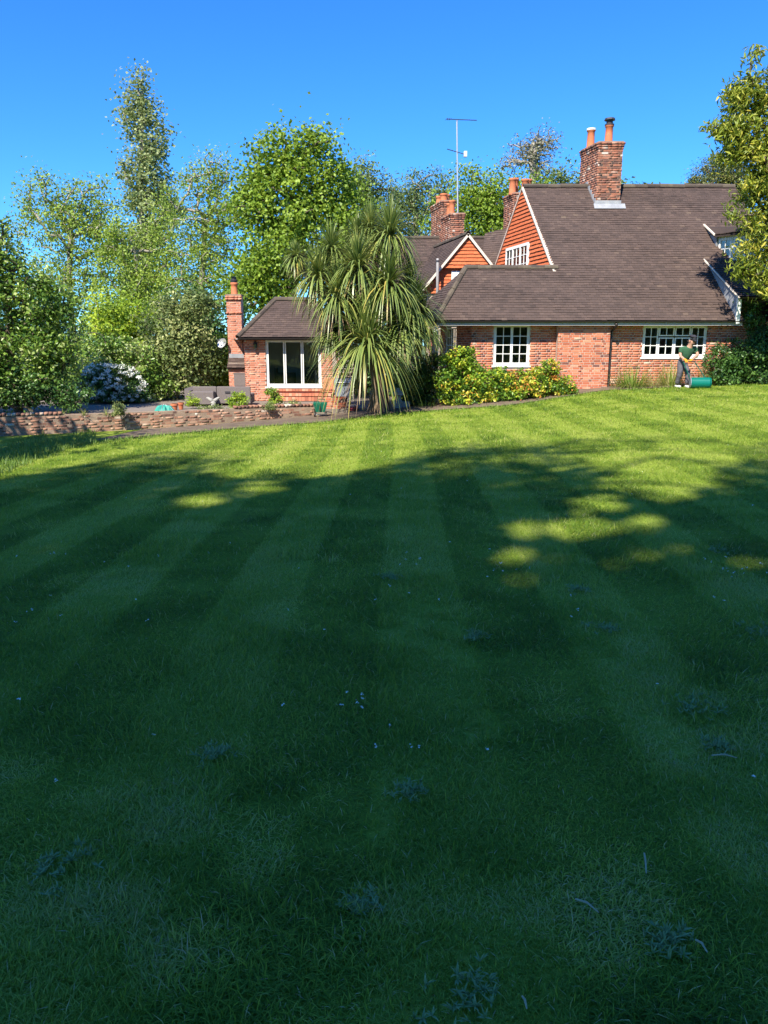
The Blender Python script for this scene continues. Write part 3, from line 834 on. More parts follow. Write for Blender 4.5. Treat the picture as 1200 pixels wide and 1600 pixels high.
gutter(annex, E2 + Vector((-.04, 0, -.03)), E0 + Vector((-.04, 0, -.03)), mk='fascia')
m = MB(); m.box(E0.x + .06, E1.x - .05, AEY + .05, AEY + .08, AZ - .1, AZ - .01); m.build('fascia', M['gutter'], annex)
m = MB(); m.box(E0.x + .06, E1.x - .05, AEY + .08, AY, AZ - .08, AZ - .06); m.build('soffit', M['cream'], annex)
# chimney on its side
c0 = at(355, 500, 27.75)
core = MB(); core.box(c0.x, c0.x + .5, 27.75, 28.2, TZ, 3.24); core.box(c0.x + .03, c0.x + .8, 27.5, 28.3, TZ, .95)
sa = core.build('chimney', M['mortar'], annex)
b = Brickwork('brick_pale', sa, 160)
b.wall((c0.x, 27.75, 0), (1, 0, 0), .5, 1.0, 3.1, prio=.9); b.wall((c0.x, 28.2, 0), (0, -1, 0), .45, 1.0, 3.1, prio=0)
b.wall((c0.x + .03, 27.5, 0), (1, 0, 0), .7, TZ, .95, prio=.9); b.wall((c0.x + .03, 28.3, 0), (0, -1, 0), .8, TZ, .95, prio=0)
b.wall((c0.x - .025, 27.72, 0), (1, 0, 0), .55, 2.62, 2.7, prio=.9, depth=.1); b.wall((c0.x - .04, 27.70, 0), (1, 0, 0), .58, 3.09, 3.17, prio=.9, depth=.1); b.wall((c0.x - .03, 27.71, 0), (1, 0, 0), .56, 3.165, 3.25, prio=.9, depth=.1)
b.build()
m = MB(); m.box(c0.x - .03, c0.x + .53, 27.72, 28.23, 3.235, 3.29); m.build('flaunching', M['mortar_old'], sa)
pot(sa, Vector((c0.x + .25, 27.98, 3.27)), .42, .12, 'dark')
sh = MB(); poly_tiles(sh, [(c0.x - .0, 27.36, .78), (c0.x + .8, 27.36, .78), (c0.x + .8, 27.76, 1.16), (c0.x, 27.76, 1.16)]); sh.build('weathering', M['tile'], sa, kind='stuff')
m = MB(); m.box(c0.x + .02, c0.x + .66, 27.70, 27.74, 1.1, 1.26); m.build('flashing', M['lead'], sa)
m = MB(); m.box(c0.x + .22, c0.x + .62, 27.40, 27.49, .15, .58); m.box(c0.x + .20, c0.x + .64, 27.39, 27.5, .57, .61); m.build('meter_box', M['rattan'], annex)
# lantern and satellite dish
lp = at(399, 540, AY - .1); lan = thing('wall_lantern', 'small dark wall lantern beside the three-light window', 'lantern', lp)
m = MB(); m.lathe(lp, [(.05, -.13), (.065, -.1), (.075, .05)], 6); m.build('glass_case', M['glass'], lan)
m = MB(); m.lathe(lp, [(.09, .05), (.06, .11), (.015, .16)], 6); m.lathe(lp, [(.02, -.17), (.06, -.15), (.06, -.13)], 6); m.tube([lp + Vector((0, 0, .15)), lp + Vector((0, .05, .17)), lp + Vector((0, .09, .05))], .012, 6); m.build('case_frame', M['metal_dark'], lan)
m = MB(); m.box(lp.x - .04, lp.x + .04, lp.y + .075, lp.y + .094, lp.z - .08, lp.z + .1); m.build('back_plate', M['metal_dark'], lan)
sd = at(348, 537, 27.6); dish = thing('satellite_dish', 'pale grey satellite dish on the outbuilding chimney', 'satellite dish', sd)
m = MB(); ax = Vector((-.35, -.85, .38)).normalized(); s1 = ax.orthogonal().normalized(); s2 = ax.cross(s1)
for i in range(5):
    for k in range(18):
        a = 2 * math.pi * k / 18; r_ = .165 * i / 4; m.v.append(tuple(sd + (s1 * math.cos(a) * 1.1 + s2 * math.sin(a)) * r_ + ax * (.06 * (i / 4) ** 2)))
for i in range(4):
    for k in range(18): m.f.append((i * 18 + k, i * 18 + (k + 1) % 18, (i + 1) * 18 + (k + 1) % 18, (i + 1) * 18 + k)); m.t.append(.5)
m.build('reflector', M['alu'], dish, smooth=True)
m = MB(); m.tube([sd - ax * .01, sd - ax * .08, Vector((c0.x, 27.8, sd.z - .05))], .018, 6); m.build('bracket', M['metal_dark'], dish)
m = MB(); m.tube([sd - s2 * .16, sd + ax * .22 - s2 * .06], .01, 6); m.tube([sd + ax * .2 - s2 * .06, sd + ax * .27 - s2 * .04], .025, 8); m.build('receiver_arm', M['metal_dark'], dish)

# television aerial on the twin stack
base = at(716, 336, 33.2); top = at(714, 188, 33.2)
aer = thing('television_aerial', 'tall pale television aerial mast on the twin rear chimney', 'aerial', base)
m = MB(); m.tube([base - Vector((0, 0, .6)), top], .032, 8); m.build('mast', M['alu'], aer)
m = MB(); a = at(697, 186, 33.4); b2 = at(745, 188, 33.0); m.tube([a, b2], .016, 6); bm = m.build('boom', M['metal_dark'], aer)
for i in range(17):
    e = MB(); p = a.lerp(b2, (i + .3) / 17); h_ = .12 + (.08 if i < 3 else 0); e.tube([p + Vector((-.06, -.12, -h_ * .35)), p + Vector((.06, .12, h_ * .35))], .009, 5); e.build('element', M['metal_dark'], bm)
m = MB(); a = at(699, 233, 33.2); b2 = at(726, 241, 33.2); m.tube([a, b2], .016, 6); lm = m.build('boom', M['metal_dark'], aer)
for i in range(6):
    e = MB(); p = a.lerp(b2, i / 7); e.tube([p + Vector((0, -.14, -.02)), p + Vector((0, .14, .02))], .009, 5); e.build('element', M['metal_dark'], lm)
e = MB(); p = at(727, 241, 33.2); e.obox(p + Vector((-.06, -.1, -.1)), Vector((.12, 0, 0)), Vector((0, .2, 0)), Vector((0, 0, .2))); e.build('receiver_box', M['white'], aer)

# ------------------------------------------------------------------ garden walls
gw = thing('retaining_wall', 'low weathered brick retaining wall between the lawn and the terrace', 'wall', WP[3])
m = MB()
b = Brickwork('brick_old', gw, 300)
for p, q in zip(WP[:-1], WP[1:]):
    d = Vector((q.x - p.x, q.y - p.y, 0)); ln = d.length; du = d.normalized()
    zb = min(float(gz(p.x, p.y)), float(gz(q.x, q.y))) - .12
    n0 = Vector((p.x, p.y, 0)); ztop = -.24
    backing(m, n0, du, ln + .02, zb, ztop - .02, th=.24)
    vis = p.x > -11
    b.wall(n0, du, ln, zb, ztop, prio=(.5 if vis else 0), rough=.002, proud=.0015, zfun=lambda x, z, s=p.x: not (z > ztop - .08 and vnoise(s + x, 3.3, 1.2) < .3))
    # coping on edge
    x = 0.0
    while x < ln:
        if vnoise(p.x + x, 7.7, .8) > .35:
            w_ = .105; c = MB()
            b.rest.append((n0 + du * (x + .05) + Vector((-du.y, du.x, 0)) * .1 + Vector((0, 0, ztop + .03 + random.uniform(-.012, .012))), math.atan2(du.y, du.x) + random.uniform(-.05, .05), (w_ - .012, .23, .07), random.uniform(.1, 1)))
        x += .113
m.build('wall_core', M['mortar_old'], gw)
b.build()
# rounded brick planter at the end of it
pl = thing('brick_planter', 'rounded orange brick planter at the end of the terrace wall', 'planter', at(520, 652, 24.0))
pc = Vector((at(522, 640, 24.3).x, 24.3, 0)); PR = .42
b = Brickwork('brick', pl, 120)
zp0, zp1 = -.62, -.02
b.wall((pc.x - .42, pc.y - PR, 0), (1, 0, 0), .42, zp0, zp1, prio=1)
m = MB(); ring = []
for k in range(9):
    a0 = -math.pi / 2 + math.pi / 9 * k; a1 = a0 + math.pi / 9
    p0 = pc + Vector((math.cos(a0), math.sin(a0), 0)) * PR; p1 = pc + Vector((math.cos(a1), math.sin(a1), 0)) * PR
    b.wall(p0, p1 - p0, (p1 - p0).length, zp0, zp1, prio=1 if k < 6 else 0, blen=.225); ring.append(p0)
b.wall((pc.x - .42, pc.y - PR, 0), (-.03, .001, 0), .02, zp0, zp1, prio=0)
b.build()
m.prism([Vector((p.x, p.y, zp0)) for p in ring] + [Vector((pc.x, pc.y + PR, zp0)), Vector((pc.x - .42, pc.y + PR, zp0)), Vector((pc.x - .42, pc.y - PR, zp0))], (0, 0, zp1 - zp0 - .06)); m.build('planter_core', M['mortar'], pl)
# ------------------------------------------------------------------ foliage
def rand_dirs(n):
    v = rng.normal(size=(n, 3)); return v / np.linalg.norm(v, axis=1, keepdims=True)

def leaf_mesh(name, pos, size, nrm, axis, material, parent, tint, aspect=.55, fold=.18):
    """one folded diamond (two triangles) per leaf"""
    n = len(pos)
    a = axis - nrm * np.sum(axis * nrm, 1, keepdims=True); a /= np.linalg.norm(a, axis=1, keepdims=True) + 1e-9
    b = np.cross(nrm, a); s = np.asarray(size).reshape(-1, 1)
    v = np.empty((n, 4, 3), np.float32)
    v[:, 0] = pos - a * s * .5
    v[:, 1] = pos + b * s * aspect * .5 + nrm * s * fold * .5
    v[:, 2] = pos + a * s * .5 - nrm * s * fold * .4
    v[:, 3] = pos - b * s * aspect * .5 + nrm * s * fold * .5
    k = np.arange(n) * 4
    f = np.concatenate([np.stack([k, k + 1, k + 2], 1), np.stack([k, k + 2, k + 3], 1)])
    return mesh_np(name, v.reshape(-1, 3), f, material, parent, np.concatenate([tint, tint]))

def lobes_world(lobes, Y, dscale=.85):
    out = []
    for lb in lobes:
        cx, cy, rx, ry = lb[:4]; dY = lb[4] if len(lb) > 4 else 0
        c = at(cx, cy, Y + dY); s = (Y + dY) / (F * ray(cx, cy)[1])
        out.append((np.array(c), np.array([rx * s, (rx + ry) / 2 * s * dscale, ry * s * 1.02])))
    return out

def sample_lobes(lob, n, power=2.4):
    vol = np.array([np.prod(r) ** (2 / 3) for c, r in lob]); cnt = rng.multinomial(n, vol / vol.sum()); P = []
    for (c, r), k in zip(lob, cnt):
        d = rand_dirs(k); rr = rng.random(k) ** (1 / power); P.append(c + d * rr[:, None] * r)
    return np.concatenate(P)

def branches(mb, base, top, pts, trunk_r, wob=.3, sides=5, twig=.012):
    """a trunk and limbs that reach every clump: each clump hangs on the nearest node nearer the trunk"""
    base = np.array(base, float); top = np.array(top, float)
    nt = 7; nodes = []; par = []
    for i in range(nt):
        f = i / (nt - 1); w = np.array([math.sin(f * 5 + base[0]), math.cos(f * 4 + base[1]), 0]) * wob * f * (1 - f) * 2
        nodes.append(base + (top - base) * f + w); par.append(i - 1)
    order = np.argsort([min(np.linalg.norm(p - q) for q in nodes[2:]) for p in pts])
    N = list(nodes)
    arr = np.zeros((len(pts) + nt, 3)); arr[:nt] = nodes; cnt = nt
    for k in order:
        p = pts[k]; q = arr[1:cnt]
        d = np.linalg.norm(q - p, axis=1) + .9 * np.maximum(0, q[:, 2] - p[2])
        j = int(np.argmin(d)) + 1
        arr[cnt] = p; par.append(j); cnt += 1
    w = np.ones(cnt)
    for i in range(cnt - 1, 0, -1):
        if par[i] >= 0: w[par[i]] += w[i]
    rad = twig + (trunk_r - twig) * (w / w[0]) ** .5
    rad[:nt] = np.linspace(trunk_r, max(rad[nt - 1], trunk_r * .35), nt)
    for i in range(1, cnt):
        a = arr[par[i]]; b = arr[i]; r0 = min(rad[par[i]], rad[i] * 1.7); r1 = rad[i] * (.6 if w[i] == 1 else 1)
        if i < nt: mb.tube([a, b], [rad[par[i]], rad[i]], 8, cap=False)
        else:
            ln = np.linalg.norm(b - a); m1 = a + (b - a) * .5 + np.array([0, 0, .10 * ln]) + rng.normal(size=3) * .05 * ln
            mb.tube([a, m1, b], [r0, (r0 + r1) / 2, r1], sides, cap=False)

def tree(name, label, cat, lobes, Y, base, mk, n_clump, clump_r, per, size, bark='bark', trunk_r=.22, aspect=.6, group=None, droop=.0, power=2.4, top=None, dscale=.85, upb=.5, tint_sd=.2, world_lobes=None, keep=None, clump_sd=None, part='trunk', size_sd=.25, trunk_parent=None, ground=None, tint_z=.0):
    lob = world_lobes or lobes_world(lobes, Y, dscale)
    P = sample_lobes(lob, n_clump, power)
    if ground is not None: P = P[P[:, 2] > ground + clump_r * .3]
    if keep is not None: P = P[keep(P)]
    base = Vector(base)
    t = thing(name, label, cat, base, group)
    mb = MB()
    cen = P.mean(0); tp = top if top is not None else (cen[0], cen[1], cen[2] + .3 * (P[:, 2].max() - cen[2]))
    branches(mb, base - Vector((0, 0, .1)), tp, P, trunk_r)
    mb.build(part, M[bark], t, smooth=True)
    n = per
    ctint = rng.normal(.5, clump_sd or tint_sd * .7, len(P))
    cr = clump_r * rng.uniform(.6, 1.3, len(P))
    pos = np.repeat(P, n, 0) + rng.normal(size=(len(P) * n, 3)) * np.repeat(cr, n)[:, None] * np.array([.55, .55, .42])
    tint = np.repeat(ctint, n) + rng.normal(0, tint_sd, len(pos))
    out = pos - cen; out /= np.linalg.norm(out, axis=1, keepdims=True) + 1e-6
    nrm = rand_dirs(len(pos)) + out * .5 + np.array([0, 0, upb]); nrm /= np.linalg.norm(nrm, axis=1, keepdims=True)
    axis = rand_dirs(len(pos)) + np.array([0, 0, -droop])
    if keep is not None:
        k = keep(pos); pos, tint, nrm, axis = pos[k], tint[k], nrm[k], axis[k]
    if ground is not None:
        k = pos[:, 2] > ground + .02; pos, tint, nrm, axis = pos[k], tint[k], nrm[k], axis[k]
    sz = size * rng.uniform(1 - size_sd, 1 + size_sd, len(pos))
    leaf_mesh('crown', pos, sz, nrm, axis, M[mk], t, np.clip(tint, 0, 1), aspect)
    return t, P

M['lf_maple'] = leafmat('leaf_maple', (.09, .15, .018), (.20, .31, .03), (.31, .42, .055))
M['lf_yellow'] = leafmat('leaf_yellow_green', (0.102, 0.162, 0.027), (0.221, 0.323, 0.048), (0.374, 0.476, 0.076))
M['lf_poplar'] = leafmat('leaf_poplar', (.12, .16, .05), (.23, .29, .10), (.38, .42, .19))
M['lf_dull'] = leafmat('leaf_dull', (0.068, 0.119, 0.037), (0.145, 0.212, 0.065), (0.255, 0.323, 0.111))
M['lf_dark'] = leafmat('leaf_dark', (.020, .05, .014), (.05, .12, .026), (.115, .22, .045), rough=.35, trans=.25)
M['lf_apple'] = leafmat('leaf_apple', (.05, .115, .02), (.145, .255, .036), (.29, .40, .08), (.44, .50, .2), rough=.32, trans=.28)
M['lf_willow'] = leafmat('leaf_willow', (0.085, 0.136, 0.020), (0.221, 0.281, 0.034), (0.408, 0.425, 0.060), (0.578, 0.510, 0.085), trans=.35, rough=.4)
M['lf_olive'] = leafmat('leaf_olive', (0.085, 0.128, 0.037), (0.196, 0.255, 0.076), (0.357, 0.399, 0.145), (0.510, 0.527, 0.221))
M['lf_lime'] = leafmat('leaf_lime', (0.119, 0.204, 0.020), (0.272, 0.408, 0.034), (0.476, 0.578, 0.060))
M['lf_yew'] = leafmat('leaf_yew', (0.031, 0.060, 0.017), (0.102, 0.136, 0.031), (0.272, 0.255, 0.060), trans=.15)
M['lf_bare'] = leafmat('leaf_bud', (0.136, 0.128, 0.076), (0.204, 0.204, 0.119), (0.289, 0.289, 0.170), trans=.2)
M['lf_pieris'] = mat('leaf_pieris', [(0, (.035, .09, .014)), (.35, (.11, .22, .025)), (.62, (.30, .42, .035)), (.82, (.56, .50, .05)), (1.0, (.62, .24, .06))], noise=None, trans=.25, rough=.35, spec=.35)
M['flower'] = mat('white_flower', [(0, (.68, .70, .60)), (1, (.86, .86, .82))], noise=None, rough=.7, trans=.25)

G0 = -1.25
def gb(px, Y, z=None): p = at(px, 560, Y); return (p.x, Y, G0 if z is None else z)
BT = 'trees behind the house and garden'
tree('poplar_tree', 'tall narrow poplar with sparse pale leaves rising above all the other trees', 'tree',
     [(220, 135, 17, 32), (214, 175, 24, 42), (234, 215, 28, 45), (224, 270, 40, 55), (240, 330, 40, 60), (220, 400, 44, 70), (230, 480, 46, 60)], 56, gb(225, 56), 'lf_poplar', 330, .75, 52, .21, 'bark_pale', .3, .8, BT, power=2.2, top=at(222, 135, 56), tint_sd=.26)
tree('loose_tree', 'loose airy yellowish tree left of the tall poplar with sky showing through', 'tree',
     [(85, 312, 48, 44), (150, 325, 40, 48), (55, 375, 42, 55), (150, 400, 55, 60), (100, 440, 60, 50), (110, 350, 60, 40)], 43, gb(110, 43), 'lf_yellow', 270, .62, 46, .155, 'bark_pale', .22, .6, BT, tint_sd=.22)
tree('twin_stem_tree', 'slender yellow-green tree standing just below the poplar', 'tree',
     [(185, 395, 38, 60), (240, 430, 45, 60), (205, 470, 60, 50), (255, 370, 22, 50)], 41, gb(215, 41), 'lf_yellow', 190, .6, 56, .15, 'bark_pale', .18, .6, BT)
tree('birch_tree', 'fine-leaved birch with pale slanting limbs between poplar and bright maple', 'tree',
     [(325, 275, 38, 40), (300, 335, 46, 60), (350, 330, 40, 70), (310, 410, 60, 60), (350, 440, 40, 60), (290, 470, 50, 50)], 40, gb(305, 40), 'lf_yellow', 300, .6, 46, .14, 'bark_pale', .2, .55, BT, tint_sd=.2)
tree('maple_tree', 'broad bright green maple behind the small outbuilding', 'tree',
     [(430, 255, 48, 42), (500, 250, 46, 42), (400, 320, 42, 55), (470, 320, 70, 60), (440, 400, 70, 60), (540, 320, 40, 60), (400, 450, 60, 45), (520, 400, 60, 50), (560, 420, 50, 50)], 38, gb(450, 38), 'lf_maple', 380, .75, 84, .17, 'bark', .3, .85, BT, tint_sd=.2)
tree('grey_green_tree', 'dull grey-green tree behind the right side of the bright maple', 'tree',
     [(565, 285, 28, 38), (590, 330, 40, 50), (560, 370, 50, 50)], 47, gb(580, 47), 'lf_dull', 150, .7, 60, .17, 'bark', .2, .6, BT)
tree('thin_tree', 'thin dull green tree behind the twin chimney stack', 'tree',
     [(640, 305, 42, 32), (620, 345, 45, 40), (690, 300, 36, 34), (665, 345, 50, 40), (650, 400, 60, 40)], 50, gb(650, 50), 'lf_dull', 260, .7, 44, .16, 'bark_pale', .22, .6, BT, tint_sd=.24)
tree('leafy_tree', 'leafy light green tree between the aerial mast and tall gable', 'tree',
     [(735, 305, 36, 46), (775, 310, 34, 44), (755, 345, 50, 40), (760, 400, 60, 50), (700, 350, 34, 40), (820, 330, 40, 50)], 42, gb(755, 42), 'lf_maple', 250, .65, 66, .155, 'bark', .2, .7, BT)
tree('sparse_tree', 'almost bare grey tree leaning above the ridge of the main roof', 'tree',
     [(825, 240, 38, 30), (848, 222, 28, 26), (845, 262, 30, 26), (800, 255, 20, 16)], 50, gb(815, 50), 'lf_bare', 190, .55, 12, .15, 'bark_pale', .24, .5, BT, power=1.6)
tree('ridge_tree', 'low pale green tree just showing behind the main chimney', 'tree',
     [(875, 285, 32, 24), (920, 285, 36, 24), (970, 290, 24, 22), (930, 330, 80, 40), (1010, 315, 30, 25)], 46, gb(920, 46), 'lf_dull', 150, .6, 30, .2, 'bark', .2, .6, BT)
for px, py, ry in ((1096, 290, 34), (1126, 272, 36), (1150, 280, 40)):
    tree('yew_tree', 'dark bronze-green evergreen behind the far end of the main roof', 'tree',
         [(px, py, 17, ry), (px, py + 60, 22, 50)], 35, gb(px, 35), 'lf_yew', 130, .35, 60, .10, 'bark', .15, .4, 'evergreens behind the main roof', upb=.2)

# tall shrubs and hedging at the left of the garden
SH = 'shrubs along the garden boundary'
def shrub(name, label, lobes, Y, px, mk, n, cr, per, size, z=TZ, cat='shrub', group=None, **kw):
    return tree(name, label, cat, lobes, Y, gb(px, Y, z), mk, n, cr, per, size, 'bark', kw.pop('trunk_r', .06), kw.pop('aspect', .6), group, part='stem', ground=z, **kw)
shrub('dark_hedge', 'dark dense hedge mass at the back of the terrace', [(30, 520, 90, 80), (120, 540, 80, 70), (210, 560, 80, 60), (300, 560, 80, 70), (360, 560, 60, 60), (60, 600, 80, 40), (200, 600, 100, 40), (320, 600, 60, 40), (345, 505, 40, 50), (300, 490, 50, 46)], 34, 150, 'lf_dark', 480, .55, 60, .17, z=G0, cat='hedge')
shrub('golden_shrub', 'golden yellow-green shrub in front of the dark hedge', [(190, 490, 48, 30), (215, 520, 50, 40), (165, 515, 40, 36)], 31.5, 190, 'lf_lime', 110, .46, 66, .14, z=G0, clump_sd=.26, tint_sd=.14)
shrub('olive_shrub', 'pale olive shrub with small speckled leaves left of the outbuilding', [(275, 525, 55, 50), (300, 490, 35, 36), (255, 570, 60, 44), (310, 560, 36, 50), (270, 605, 50, 26)], 28.0, 275, 'lf_olive', 170, .5, 80, .13, clump_sd=.3, tint_sd=.15)
shrub('glossy_shrub', 'glossy deep green shrub beside the outbuilding chimney', [(335, 560, 32, 34), (340, 590, 30, 24)], 29.6, 338, 'lf_maple', 60, .35, 60, .16)
shrub('bushy_shrub', 'bushy mid green shrub behind the white flowering viburnum', [(150, 560, 45, 50), (190, 570, 50, 40), (120, 600, 50, 40), (235, 595, 34, 36), (130, 615, 60, 24)], 27.0, 170, 'lf_apple', 150, .42, 70, .12, clump_sd=.28, tint_sd=.15)
shrub('apple_tree', 'large glossy green shrubby tree at the end of the brick wall', [(30, 450, 55, 50), (85, 465, 40, 36), (55, 510, 68, 50), (30, 570, 80, 56), (80, 560, 48, 44), (-30, 420, 50, 90), (-50, 540, 60, 90), (0, 380, 26, 40)], 22.5, 20, 'lf_apple', 330, .34, 60, .12, cat='tree', z=-.6, trunk_r=.14, tint_sd=.26)
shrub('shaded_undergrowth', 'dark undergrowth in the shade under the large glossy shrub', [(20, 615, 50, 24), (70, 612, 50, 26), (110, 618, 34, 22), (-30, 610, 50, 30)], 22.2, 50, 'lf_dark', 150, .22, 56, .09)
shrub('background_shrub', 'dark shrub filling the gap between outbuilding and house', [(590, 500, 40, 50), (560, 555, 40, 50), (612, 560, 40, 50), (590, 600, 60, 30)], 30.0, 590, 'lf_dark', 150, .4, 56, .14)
# viburnum with white flower heads
vb, VP = shrub('flowering_viburnum', 'white flowering viburnum bush on the terrace', [(180, 600, 44, 28), (160, 615, 38, 26), (205, 622, 26, 20), (150, 590, 26, 18)], 26.0, 178, 'lf_dark', 120, .26, 70, .09)
lob = lobes_world([(180, 600, 46, 30), (160, 612, 40, 30), (207, 622, 28, 22), (152, 588, 26, 20)], 26.0)
Q = sample_lobes(lob, 330, 14); Q = Q[(Q[:, 2] > TZ + .1)]
fp = np.repeat(Q, 30, 0) + rng.normal(size=(len(Q) * 30, 3)) * np.array([.045, .045, .028])
fn = rand_dirs(len(fp)) + np.array([-.2, -.6, .9]); fn /= np.linalg.norm(fn, axis=1, keepdims=True)
leaf_mesh('flowers', fp, rng.uniform(.035, .055, len(fp)), fn, rand_dirs(len(fp)), M['flower'], vb, rng.random(len(fp)), .95, .1)['kind'] = 'stuff'

# overhanging tree at the right with long narrow leaves
tree('willow_leaved_tree', 'yellowish narrow-leaved tree overhanging the far end of the house', 'tree',
     [(1172, 110, 12, 30), (1185, 150, 26, 36), (1148, 165, 10, 30), (1165, 215, 34, 34), (1132, 205, 28, 18), (1148, 240, 20, 16), (1200, 250, 38, 50), (1182, 290, 34, 30), (1196, 350, 40, 36), (1150, 340, 16, 12), (1185, 405, 30, 30), (1215, 440, 44, 22), (1165, 420, 16, 14), (1250, 300, 60, 120), (1240, 180, 50, 80), (1290, 400, 60, 70)], 22.2, (14.4, 22.0, .4), 'lf_willow', 560, .31, 46, .19, 'bark', .2, .26, None, droop=.9, tint_sd=.24, top=at(1250, 250, 22.2))

# ------------------------------------------------------------------ beds in front of the house
FB = 'shrubs under the front windows'
def bz(px, Y): return float(gz(at(px, 600, Y).x, Y)) - .02
shrub('mottled_shrub', 'bright green and orange mottled shrub left of the small-paned window', [(720, 566, 28, 24), (704, 598, 22, 30), (740, 600, 26, 26), (720, 622, 34, 14), (765, 600, 24, 24)], 22.95, 725, 'lf_pieris', 200, .17, 54, .10, z=bz(725, 22.95), trunk_r=.03, tint_sd=.12, clump_sd=.2)
shrub('spreading_shrub', 'yellow and orange tinged shrub below the small-paned window', [(780, 595, 28, 20), (800, 612, 30, 16), (760, 618, 26, 12), (825, 600, 24, 22)], 23.05, 790, 'lf_pieris', 170, .16, 54, .095, z=bz(790, 23.05), trunk_r=.03, tint_sd=.13, clump_sd=.26)
shrub('reddish_shrub', 'low shrub with pinkish twigs against the projecting brick wall', [(855, 580, 18, 20), (845, 600, 28, 20), (875, 605, 24, 14), (890, 612, 16, 10), (830, 618, 24, 10)], 23.4, 855, 'lf_pieris', 140, .15, 44, .085, z=bz(855, 23.4), trunk_r=.03, tint_sd=.13, clump_sd=.22)
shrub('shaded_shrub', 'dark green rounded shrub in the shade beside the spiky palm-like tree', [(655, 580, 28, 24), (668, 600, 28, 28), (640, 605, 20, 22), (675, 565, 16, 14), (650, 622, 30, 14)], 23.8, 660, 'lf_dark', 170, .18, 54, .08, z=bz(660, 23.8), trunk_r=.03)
shrub('bronze_shrub', 'bronze-leaved twiggy shrub at the foot of the spiky tree', [(632, 580, 12, 18), (624, 600, 12, 20)], 24.6, 630, 'lf_willow', 50, .15, 44, .07, z=bz(630, 24.6), trunk_r=.03)
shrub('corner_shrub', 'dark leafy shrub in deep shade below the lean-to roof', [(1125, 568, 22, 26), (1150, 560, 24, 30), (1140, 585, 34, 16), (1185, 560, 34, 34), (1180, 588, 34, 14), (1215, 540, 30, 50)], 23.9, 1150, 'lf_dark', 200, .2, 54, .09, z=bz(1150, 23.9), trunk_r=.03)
shrub('trailing_shrub', 'trailing ivy-like shrub climbing the shaded porch', [(1172, 500, 14, 24), (1185, 530, 18, 30), (1160, 470, 8, 10)], 24.2, 1178, 'lf_dark', 70, .16, 44, .08, z=bz(1178, 24.2), trunk_r=.03)

# ------------------------------------------------------------------ blades: cordyline, grasses
def blades(specs):
    """specs: list of (root, dir, length, width, droop, tint0, tint1) -> quads"""
    V = []; Fq = []; T = []; seg = 5
    for root, d, ln, wd, dr, t0, t1 in specs:
        d = Vector(d).normalized(); side = d.cross(Vector((0, 0, 1)))
        side = side.normalized() if side.length > 1e-3 else Vector((1, 0, 0))
        p = Vector(root); dirn = d.copy(); base = len(V)
        for i in range(seg + 1):
            f = i / seg; w = wd * (min(1, .55 + f * 2.2) if f < .25 else (1 - ((f - .25) / .75) ** 1.6) + .04) * .5
            V.append(tuple(p - side * w)); V.append(tuple(p + side * w))
            if i < seg:
                p = p + dirn * (ln / seg); dirn = (dirn + Vector((0, 0, -dr / seg))).normalized()
                Fq.append((base + 2 * i, base + 2 * i + 1, base + 2 * i + 3, base + 2 * i + 2)); T.append(t0 + (t1 - t0) * f)
    return np.array(V), np.array(Fq), np.array(T)

M['cord'] = mat('cordyline_leaf', [(0, (.04, .08, .02)), (.3, (.12, .175, .04)), (.6, (.24, .29, .075)), (.8, (.40, .33, .07)), (1, (.48, .34, .14))], noise=None, rough=.38, trans=.15, spec=.5)
M['cord_dead'] = mat('cordyline_dead_leaf', [(0, (.10, .065, .04)), (1, (.30, .21, .13))], noise=None, rough=.9)
CY = 22.7
cbx = at(592, 640, CY).x; cbz = float(gz(cbx, CY))
cord = thing('cordyline_tree', 'tall spiky many-headed cordyline tree between outbuilding and house', 'tree', (cbx, CY, cbz))
HEADS = [(462, 399, 20, .3), (518, 388, 36, .2), (558, 370, 30, .6), (579, 356, 34, .9), (609, 364, 44, .0), (498, 430, 42, -.2), (559, 416, 46, -.5), (527, 462, 46, -.6), (607, 442, 52, -.6), (645, 480, 46, -.1), (640, 436, 30, .4), (574, 536, 58, -.9), (522, 512, 34, -.1), (626, 512, 42, -.5), (585, 455, 34, .3), (545, 500, 34, .2), (660, 510, 34, .2)]
HP = []
for (px, py, rp, dY) in HEADS:
    c = at(px, py, CY + dY); s = CY / (F * 1.03); HP.append((c, rp * s * 1.12))
mb = MB()
for i, (px0, dx) in enumerate(((0, 0), (.12, .1), (-.14, -.1), (.02, .22))):
    pass
root = Vector((cbx, CY, cbz - .1))
forks = [root + Vector((.0, .0, 1.5)), root + Vector((-.25, .1, 2.2)), root + Vector((.3, 0, 2.0)), root + Vector((.05, .15, 2.9)), root + Vector((-.45, 0, 2.9)), root + Vector((.35, .1, 3.1))]
mb.tube([root, root + Vector((.03, 0, .6)), forks[0]], [.24, .17, .14], 9)
for a, b in ((0, 1), (0, 2), (1, 3), (1, 4), (2, 5)): mb.tube([forks[a], (forks[a] + forks[b]) / 2 + Vector((.03, .02, 0)), forks[b]], [.13, .115, .10], 8)
for c, r_ in HP[:]:
    j = min(forks, key=lambda q: (q - c).length + (5 if q.z > c.z - .1 else 0))
    if j.z > c.z: j = root + Vector((0, 0, max(.3, c.z - cbz - .5)))
    mid = (j + c) / 2 + Vector(((c.x - j.x) * .25, (c.y - j.y) * .25, -.08)); mb.tube([j, mid, c - Vector((0, 0, .05)), c + Vector((0, 0, .1))], [.09, .075, .065, .04], 7)
mb.build('trunk', M['bark_pale'], cord, smooth=True)
